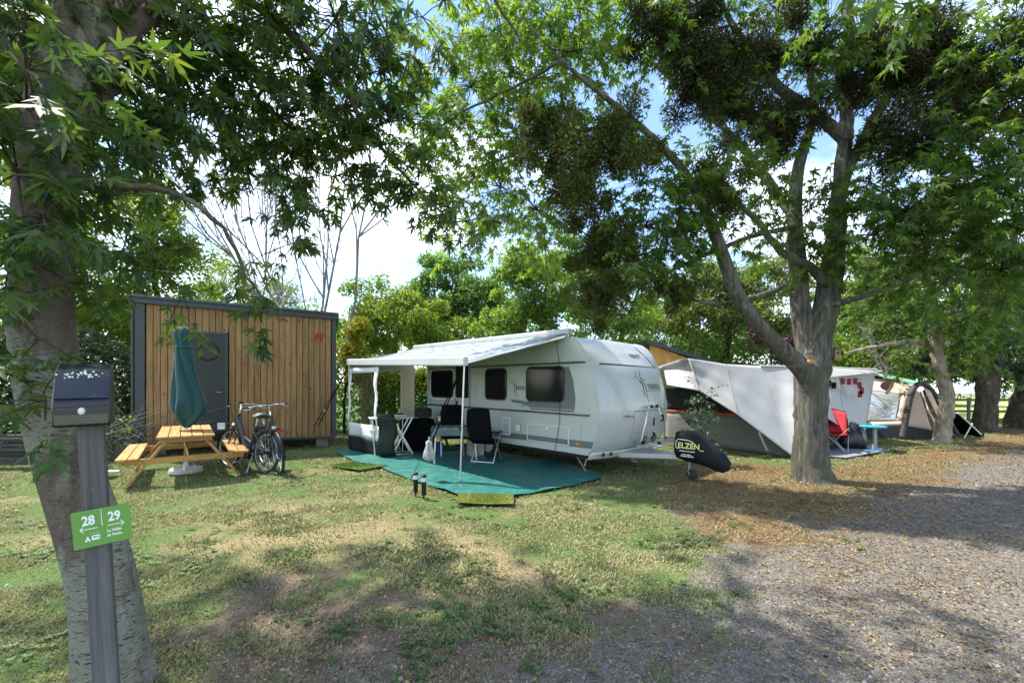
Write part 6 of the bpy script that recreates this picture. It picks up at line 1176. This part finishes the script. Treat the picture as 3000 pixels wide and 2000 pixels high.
nb = thing('nest_box', 'small wooden bird box fixed to the forked maple', 'bird box', at(1919, 830, 7.75)); MB().box((0, 0, .12), (.11, .12, .2)).build('box', woodm('nestbox', (.25, .16, .09), (.36, .25, .15), 2, .8, False), nb, bevel=.004); MB().box((.0, -.01, .235), (.15, .17, .025)).build('lid', pm('nest_lid', (.12, .11, .09), .8), nb); MB().lathe([(0, 0), (.018, 0)], 12, (0, -.062, .15), Matrix.Rotation(R(90), 3, 'X')).build('hole', M_black, nb)
mu = thing('bracket_fungus', 'orange bracket fungus in the fork of the big maple', 'fungus', at(1859, 832, 7.56)); MB().lathe([(0, .05), (.04, .045), (.075, .01), (.06, -.03), (0, -.04)], 16).build('cap', pm('fungus_orange', (.46, .24, .08), .8), mu, smooth=0)

# young shrub by the caravan hitch
ys = thing('shrub', 'young upright shrub with glossy leaves between the caravan and the tent', 'shrub', (4.05, 9.3, 0)); P3 = Plant(); P3.limb([Vector((0, 0, -.05)), Vector((.02, 0, .5)), Vector((-.02, 0, 1.1)), Vector((.05, 0, 1.55))], [.016, .014, .01, .004], 6, 4)
for _ in range(58):
    z = random.uniform(.1, 1.45) ; w = .30 * (1 - (z / 1.7) ** 2) + .06; a = random.random() * 6.28; P3.spray(Vector((0, 0, z)), Vector((math.cos(a), math.sin(a), .35)), w * random.uniform(.7, 1.4) + .08, 8, .085, .5)
for a in (.3, -.2): P3.spray(Vector((.05, 0, 1.45)), Vector((a, 0, .25)), .55, 10, .07, .3)
finish_wood(P3, ys, B_brown); P3.leaves('foliage', OVAL, M_dark, ys)

# ------------------------------------------------------------------ the trees on the right
def mid_tree(label, base, limbs, clumps, bark, mat, size=.14, group='trees along the track at right', T=MAPLE_LOW):
    t = thing('maple_tree', label, 'tree', (0, 0, 0), 0, group); Q = Plant()
    for i, (pts, rr) in enumerate(limbs):
        Q.limb(pts, rr, 14 if i == 0 else 8, 5, .02 if i else .01)
        if i == 0: roughen(Q, .07)
    for c_, rad, n in clumps: Q.clump(c_, rad * 1.15, n * 4, size, 10, .8, .6, .04)
    finish_wood(Q, t, bark); Q.leaves('foliage', T, mat, t)['kind'] = 'stuff'; return t
b1 = gnd(2160, 1016)
mid_tree('slender pale barked tree behind the beige tent corner', b1, [(g((2160, 1020, 12.7), (2165, 985, 12.7), (2175, 930, 12.6), (2172, 890, 12.6), (2158, 840, 12.5), (2152, 790, 12.5), (2140, 700, 12.4), (2128, 640, 12.3), (2105, 540, 12.2), (2090, 430, 12.2)), [.23, .185, .175, .165, .145, .135, .12, .105, .08, .05]), (g((2152, 808, 12.5), (2110, 785, 12.3), (2050, 790, 12.1), (1990, 800, 11.9), (1940, 812, 11.8)), [.09, .08, .06, .04, .02]), (g((2125, 640, 12.3), (2200, 600, 11.9), (2280, 590, 11.6)), [.07, .05, .02]), (g((2128, 650, 12.3), (2050, 600, 12.3), (1980, 590, 12.2)), [.06, .04, .02])],
         [(at(*q[:3]), q[3], q[4]) for q in ((2010, 690, 12.6, .7, 9), (2060, 740, 12.8, .7, 9), (2180, 690, 12.0, .7, 10), (2250, 720, 11.8, .8, 12), (2300, 660, 11.6, .8, 12), (2230, 620, 11.9, .8, 12), (2120, 560, 12.2, .8, 12), (2020, 600, 12.3, .7, 8), (2320, 560, 11.8, .8, 12), (2200, 500, 12.2, .9, 12), (2080, 830, 13.2, .55, 7), (2215, 790, 12.2, .6, 8), (2300, 770, 11.9, .6, 9), (1960, 660, 12.6, .5, 5))], B_pale, M_maple3)
mid_tree('stout dark barked tree forking behind the slender pale one', None, [(g((2262, 1000, 15.6), (2262, 985, 15.6), (2266, 930, 15.6), (2268, 880, 15.6), (2285, 820, 15.6), (2300, 740, 15.5), (2310, 640, 15.4)), [.48, .36, .30, .32, .24, .18, .10]), (g((2262, 880, 15.6), (2252, 820, 15.6), (2250, 740, 15.5), (2240, 640, 15.4), (2230, 500, 15.2)), [.25, .22, .20, .16, .07]), (g((2310, 640, 15.4), (2330, 540, 15.2), (2340, 400, 15.0)), [.12, .09, .04])],
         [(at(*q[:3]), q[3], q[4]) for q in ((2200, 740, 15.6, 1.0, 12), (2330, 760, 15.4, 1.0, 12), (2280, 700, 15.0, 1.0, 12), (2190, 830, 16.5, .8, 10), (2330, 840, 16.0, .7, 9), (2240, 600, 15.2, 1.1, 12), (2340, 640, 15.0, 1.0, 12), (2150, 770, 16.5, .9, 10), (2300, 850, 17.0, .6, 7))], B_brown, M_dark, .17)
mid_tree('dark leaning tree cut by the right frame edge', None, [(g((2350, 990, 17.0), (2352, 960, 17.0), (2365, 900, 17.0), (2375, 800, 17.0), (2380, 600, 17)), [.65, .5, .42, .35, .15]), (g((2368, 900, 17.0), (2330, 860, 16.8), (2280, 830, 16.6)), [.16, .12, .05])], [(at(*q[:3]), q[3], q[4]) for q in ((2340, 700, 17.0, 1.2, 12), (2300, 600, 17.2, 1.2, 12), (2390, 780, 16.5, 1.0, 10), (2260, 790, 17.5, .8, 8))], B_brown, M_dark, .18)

# ------------------------------------------------------------------ hedges, background trees
def hedge(label, p0, p1, h, w, n, mat, size=.10, top=None, group='hedges behind the pitches', zmin=.05):
    p0 = Vector((*p0, 0)); p1 = Vector((*p1, 0)); d = p1 - p0; s = Vector((-d.y, d.x, 0)).normalized(); t = thing('hedge', label, 'hedge', (0, 0, 0), 0, group)
    u = rng.random(n); v = rng.normal(0, .36, n).clip(-.6, .6); zt = h * (.82 + .3 * fbm(u * d.length * .9, u * 0, 1.2, 3, int(h * 100))); z = zmin + (zt - zmin) * rng.random(n) ** .8
    bul = 1 + .5 * (fbm(u * d.length * 1.6, z * 1.6, 1, 3, 15) - .5); pos = np.array(p0)[None] + u[:, None] * np.array(d)[None] + (v * w * bul)[:, None] * np.array(s)[None]; pos[:, 2] = z
    nn_ = rng.normal(size=(n, 3)) * .6 + np.array([0, -.3, .5]); tip = rng.normal(size=(n, 3)) + np.array([0, 0, .1])
    st = MB()
    for k in range(int(d.length * 2.2)):
        a = p0 + d * random.random() + s * random.gauss(0, w * .2); st.tube([a, a + Vector((random.gauss(0, .1), random.gauss(0, .1), h * .5)), a + Vector((random.gauss(0, .3), random.gauss(0, .2), h * .9))], [.03, .02, .006], 5, caps=False)
    st.build('stem', bpy.data.materials['bark_brown'], t, recalc=False)['kind'] = 'stuff'
    o = link_mesh('foliage', scatter('foliage', OVAL if size < .125 else DIAMOND, pos, rots(nn_, tip), size * rng.uniform(.6, 1.3, n), rng.random(n)), mat, t); o['kind'] = 'stuff'
    if top:
        m = z > zt * top[0]; me2 = scatter('new_growth', OVAL, pos[m] + np.array([0, -.05, .08]), rots(nn_[m], tip[m]), size * rng.uniform(.6, 1.2, m.sum()), rng.random(m.sum())); link_mesh('new_growth', me2, top[1], t)['kind'] = 'stuff'
    return t
hedge('clipped laurel hedge with golden new leaves behind the awning', (-5.2, 14.9), (-1.5, 16.5), 2.35, .9, 9000, M_green, .12, (.62, M_gold))
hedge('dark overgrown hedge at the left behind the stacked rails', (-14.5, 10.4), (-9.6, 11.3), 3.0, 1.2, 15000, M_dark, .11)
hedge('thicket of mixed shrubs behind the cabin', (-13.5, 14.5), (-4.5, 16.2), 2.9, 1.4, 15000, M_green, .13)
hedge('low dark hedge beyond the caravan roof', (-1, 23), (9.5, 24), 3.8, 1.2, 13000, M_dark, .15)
hedge('dense green shrubs behind the two tents', (6.5, 19), (17.5, 20.5), 3.9, 1.3, 19000, M_green, .15)
def ell(dx, dy, Y, rx, rz, ry=None): p = at(dx, dy, Y); return (p.x, p.y, p.z, rx, ry or rx * .8, rz)
far_tree('broadleaf_tree', 'sunlit yellow green tree rising behind the cabin at left', (-11.2, 14.5, 0), [ell(330, 480, 14.0, 1.6, 1.5), ell(250, 600, 13.6, 1.5, 1.6), ell(380, 620, 14.2, 1.5, 1.2), ell(180, 720, 13.5, 1.4, 1.2), ell(330, 740, 14.5, 1.6, 1.0), ell(430, 590, 14.8, 1.0, .8)], 90, 130, .15, M_yel, B_brown)
far_tree('broadleaf_tree', 'tall tree showing bright through the top left corner', (-15.5, 14.5, 0), [ell(20, 200, 14, 2.2, 2.6), ell(60, 520, 14, 2.0, 2.2), ell(10, 760, 13.5, 1.8, 1.6), ell(130, 380, 15, 1.6, 2.0)], 80, 120, .16, M_yel, B_brown, .2)
far_tree('willow_tree', 'pale feathery willow behind the cabin roof', (-10.5, 21, 0), [ell(560, 660, 20, 2.4, 1.0), ell(480, 660, 20, 1.8, 1.2), ell(640, 690, 20.5, 1.8, .9)], 60, 130, .14, M_pale, B_brown, T=SLIM, droop=1.0)
far_tree('broadleaf_tree', 'yellow green bushy tree behind the awning, left', (-5.2, 19, 0), [ell(880, 700, 18, 1.6, 1.2), ell(920, 760, 17.6, 1.8, 1.1), ell(960, 700, 18.4, 1.2, .9), ell(840, 780, 17.5, 1.3, 1.0), ell(1000, 770, 18, 1.2, .9)], 70, 150, .15, M_yel, B_brown)
far_tree('broadleaf_tree', 'golden leaved shrub tree beside the cabin corner', (-5.9, 15.4, 0), [ell(815, 770, 15, .55, .55), ell(800, 850, 14.8, .5, .7)], 16, 170, .13, M_gold, B_brown, .05, (.2, .4))
far_tree('broadleaf_tree', 'darker green tree standing above the awning, centre', (-3.2, 25, 0), [ell(1040, 660, 24, 2.2, 1.8), ell(1000, 610, 24.5, 1.2, .9), ell(1080, 740, 23.5, 2.0, 1.5), ell(1140, 690, 24.5, 1.6, 1.6), ell(970, 720, 23.6, 1.4, 1.2), ell(1075, 600, 24, .9, .9)], 80, 150, .20, M_green, B_brown)
far_tree('broadleaf_tree', 'pale yellow green maple behind the caravan, centre', (1.2, 20, 0), [ell(1180, 640, 19, 1.4, 1.1), ell(1250, 600, 18.6, 1.6, 1.3), ell(1330, 660, 19, 1.9, 1.3), ell(1240, 720, 19, 1.8, 1.0), ell(1400, 740, 19.5, 1.5, .8), ell(1160, 740, 19.5, 1.2, .8)], 90, 150, .17, M_maple2, B_brown)
far_tree('willow_tree', 'drooping lime green tree behind the mistletoe', (5.0, 22, 0), [ell(1480, 660, 21, 1.8, 1.3), ell(1420, 600, 21.5, 1.5, 1.2), ell(1560, 680, 21, 1.6, 1.3), ell(1510, 740, 20.5, 1.8, .9)], 70, 150, .17, M_yel, B_brown, T=SLIM, droop=.9)
far_tree('broadleaf_tree', 'light green tree seen between the maple limbs', (9.6, 20, 0), [ell(1660, 640, 19, 1.6, 1.3), ell(1720, 700, 18.6, 1.6, 1.1), ell(1620, 730, 19, 1.6, .9), ell(1780, 630, 19.4, 1.3, 1.2), ell(1760, 760, 18.8, 1.4, .8)], 80, 150, .17, M_pale, B_brown)
far_tree('broadleaf_tree', 'leafy tree right of the forked trunk, lit from behind', (14.0, 18.5, 0), [ell(1990, 720, 17.6, 1.5, 1.0), ell(2060, 660, 17.6, 1.7, 1.2), ell(1960, 620, 18, 1.4, 1.1), ell(2010, 800, 17.4, 1.3, .7), ell(2120, 760, 17.8, 1.2, .9)], 80, 140, .16, M_yel, B_brown)
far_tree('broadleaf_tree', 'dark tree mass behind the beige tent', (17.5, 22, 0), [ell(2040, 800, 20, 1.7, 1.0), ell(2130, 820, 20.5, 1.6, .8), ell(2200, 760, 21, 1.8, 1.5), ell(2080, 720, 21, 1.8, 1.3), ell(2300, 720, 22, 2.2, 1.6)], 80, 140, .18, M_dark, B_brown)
far_tree('broadleaf_tree', 'bushy green tree filling the gap right of the forked trunk', (19.5, 26, 0), [ell(1900, 790, 25, 2.4, 1.6), ell(1990, 810, 25, 2.4, 1.4), ell(2090, 840, 26, 2.2, 1.0), ell(1930, 700, 25.5, 2.0, 1.6), ell(2230, 830, 27, 2.4, 1.2), ell(2320, 800, 28, 2.6, 1.6)], 90, 110, .22, M_yel, B_brown)
far_tree('broadleaf_tree', 'wine red leaved bush behind the forked trunk', (9.6, 16.2, 0), [ell(1790, 800, 15.5, .6, .5), ell(1755, 770, 15.6, .4, .4)], 12, 140, .11, M_purple, B_brown, .05, (.2, .35))
far_tree('broadleaf_tree', 'distant green tree at far right beyond the field', (48, 60, 0), [ell(2000, 830, 60, 6, 3), ell(2150, 830, 62, 7, 3.5), ell(2300, 840, 64, 6, 3)], 70, 110, .6, M_green, B_brown, .4, (1, 2.2))
far_tree('broadleaf_tree', 'distant green tree closing the view above the hedge, centre', (-6, 42, 0), [ell(1000, 740, 40, 5, 3.2), ell(1250, 730, 42, 6, 3.4), ell(820, 760, 40, 5, 2.8)], 80, 120, .42, M_green, B_brown, .4, (.8, 1.6))
far_tree('broadleaf_tree', 'distant green tree closing the view behind the tents', (20, 44, 0), [ell(1500, 750, 42, 6, 3.2), ell(1700, 760, 44, 6, 3.2), ell(1880, 770, 46, 6, 3)], 80, 120, .42, M_green, B_brown, .4, (.8, 1.6))
far_tree('broadleaf_tree', 'distant green tree closing the view behind the cabin', (-24, 38, 0), [ell(500, 760, 36, 6, 3), ell(300, 750, 36, 6, 3.5), ell(120, 760, 36, 5, 3.5)], 80, 120, .42, M_green, B_brown, .4, (.8, 1.6))
# leafless tree above the cabin, dead branches by the beige tent
def bare(label, base, mains, spread, depth=4, seed=3, r0=.12):
    random.seed(seed); t = thing('bare_tree', label, 'tree', base); m = MB(); o = Vector(base)
    def grow(p, d, l, r, k):
        pts = [p]; q = p.copy(); dd = d.copy()
        for i in range(4): dd = (dd + Vector((random.gauss(0, .13), random.gauss(0, .13), random.gauss(.03, .1)))).normalized(); q = q + dd * l / 4; pts.append(q)
        m.tube(pts, [r, r * .85, r * .7, r * .55, r * .42], 6 if r > .02 else 4, caps=False)
        if k:
            for _ in range(random.randint(4, 5)):
                i = random.randint(1, 4); nd = (dd + Vector((random.gauss(0, spread), random.gauss(0, spread), random.gauss(.1, spread * .7)))).normalized(); grow(pts[i], nd, l * random.uniform(.38, .62), max(r * .52, .0055), k - 1)
    m.tube([Vector((0, 0, -.1)), Vector((0, 0, .8))], [r0 * 1.3, r0], 8)
    for d, l in mains: grow(Vector((0, 0, .7)), Vector(d).normalized(), l, r0 * .75, depth)
    m.build('trunk', B_dead, t, recalc=False); return t
bare('leafless grey tree fanning out above the cabin roof', (-7.3, 16.3, 0), [((-.14, 0, 1), 8.2), ((.10, .05, 1), 8.6), ((.40, 0, 1), 8.8), ((-.50, .1, 1), 8.0), ((.24, -.1, 1), 8.8), ((-.3, 0, 1), 7.6)], .40, 4, 5, .085)
bare('dead pale branches tangled beside the slender tree', (12.9, 14.4, 0), [((-.55, -.1, 1), 1.9), ((-.2, .1, 1), 2.1), ((-.9, 0, .8), 1.9)], .5, 3, 9, .06)
bs = thing('dry_bush', 'dry twiggy bush with pale leaves behind the lamp post', 'bush', (-8.9, 9.9, 0)); P5 = Plant()
for _ in range(46): P5.limb([Vector((random.gauss(0, .25), random.gauss(0, .25), 0)), Vector((random.gauss(0, .45), random.gauss(0, .35), .5)), Vector((random.gauss(0, .8), random.gauss(0, .5), random.uniform(.7, 1.5)))], [.009, .006, .003], 4, 4)
for q_, _ in [P5.nodes[random.randrange(len(P5.nodes))] for _ in range(90)]: P5.spray(q_, Vector((random.gauss(0, 1), random.gauss(0, 1), .3)), .25, 5, .07, .4)
finish_wood(P5, bs, B_dead); P5.leaves('foliage', OVAL, M_pale, bs)
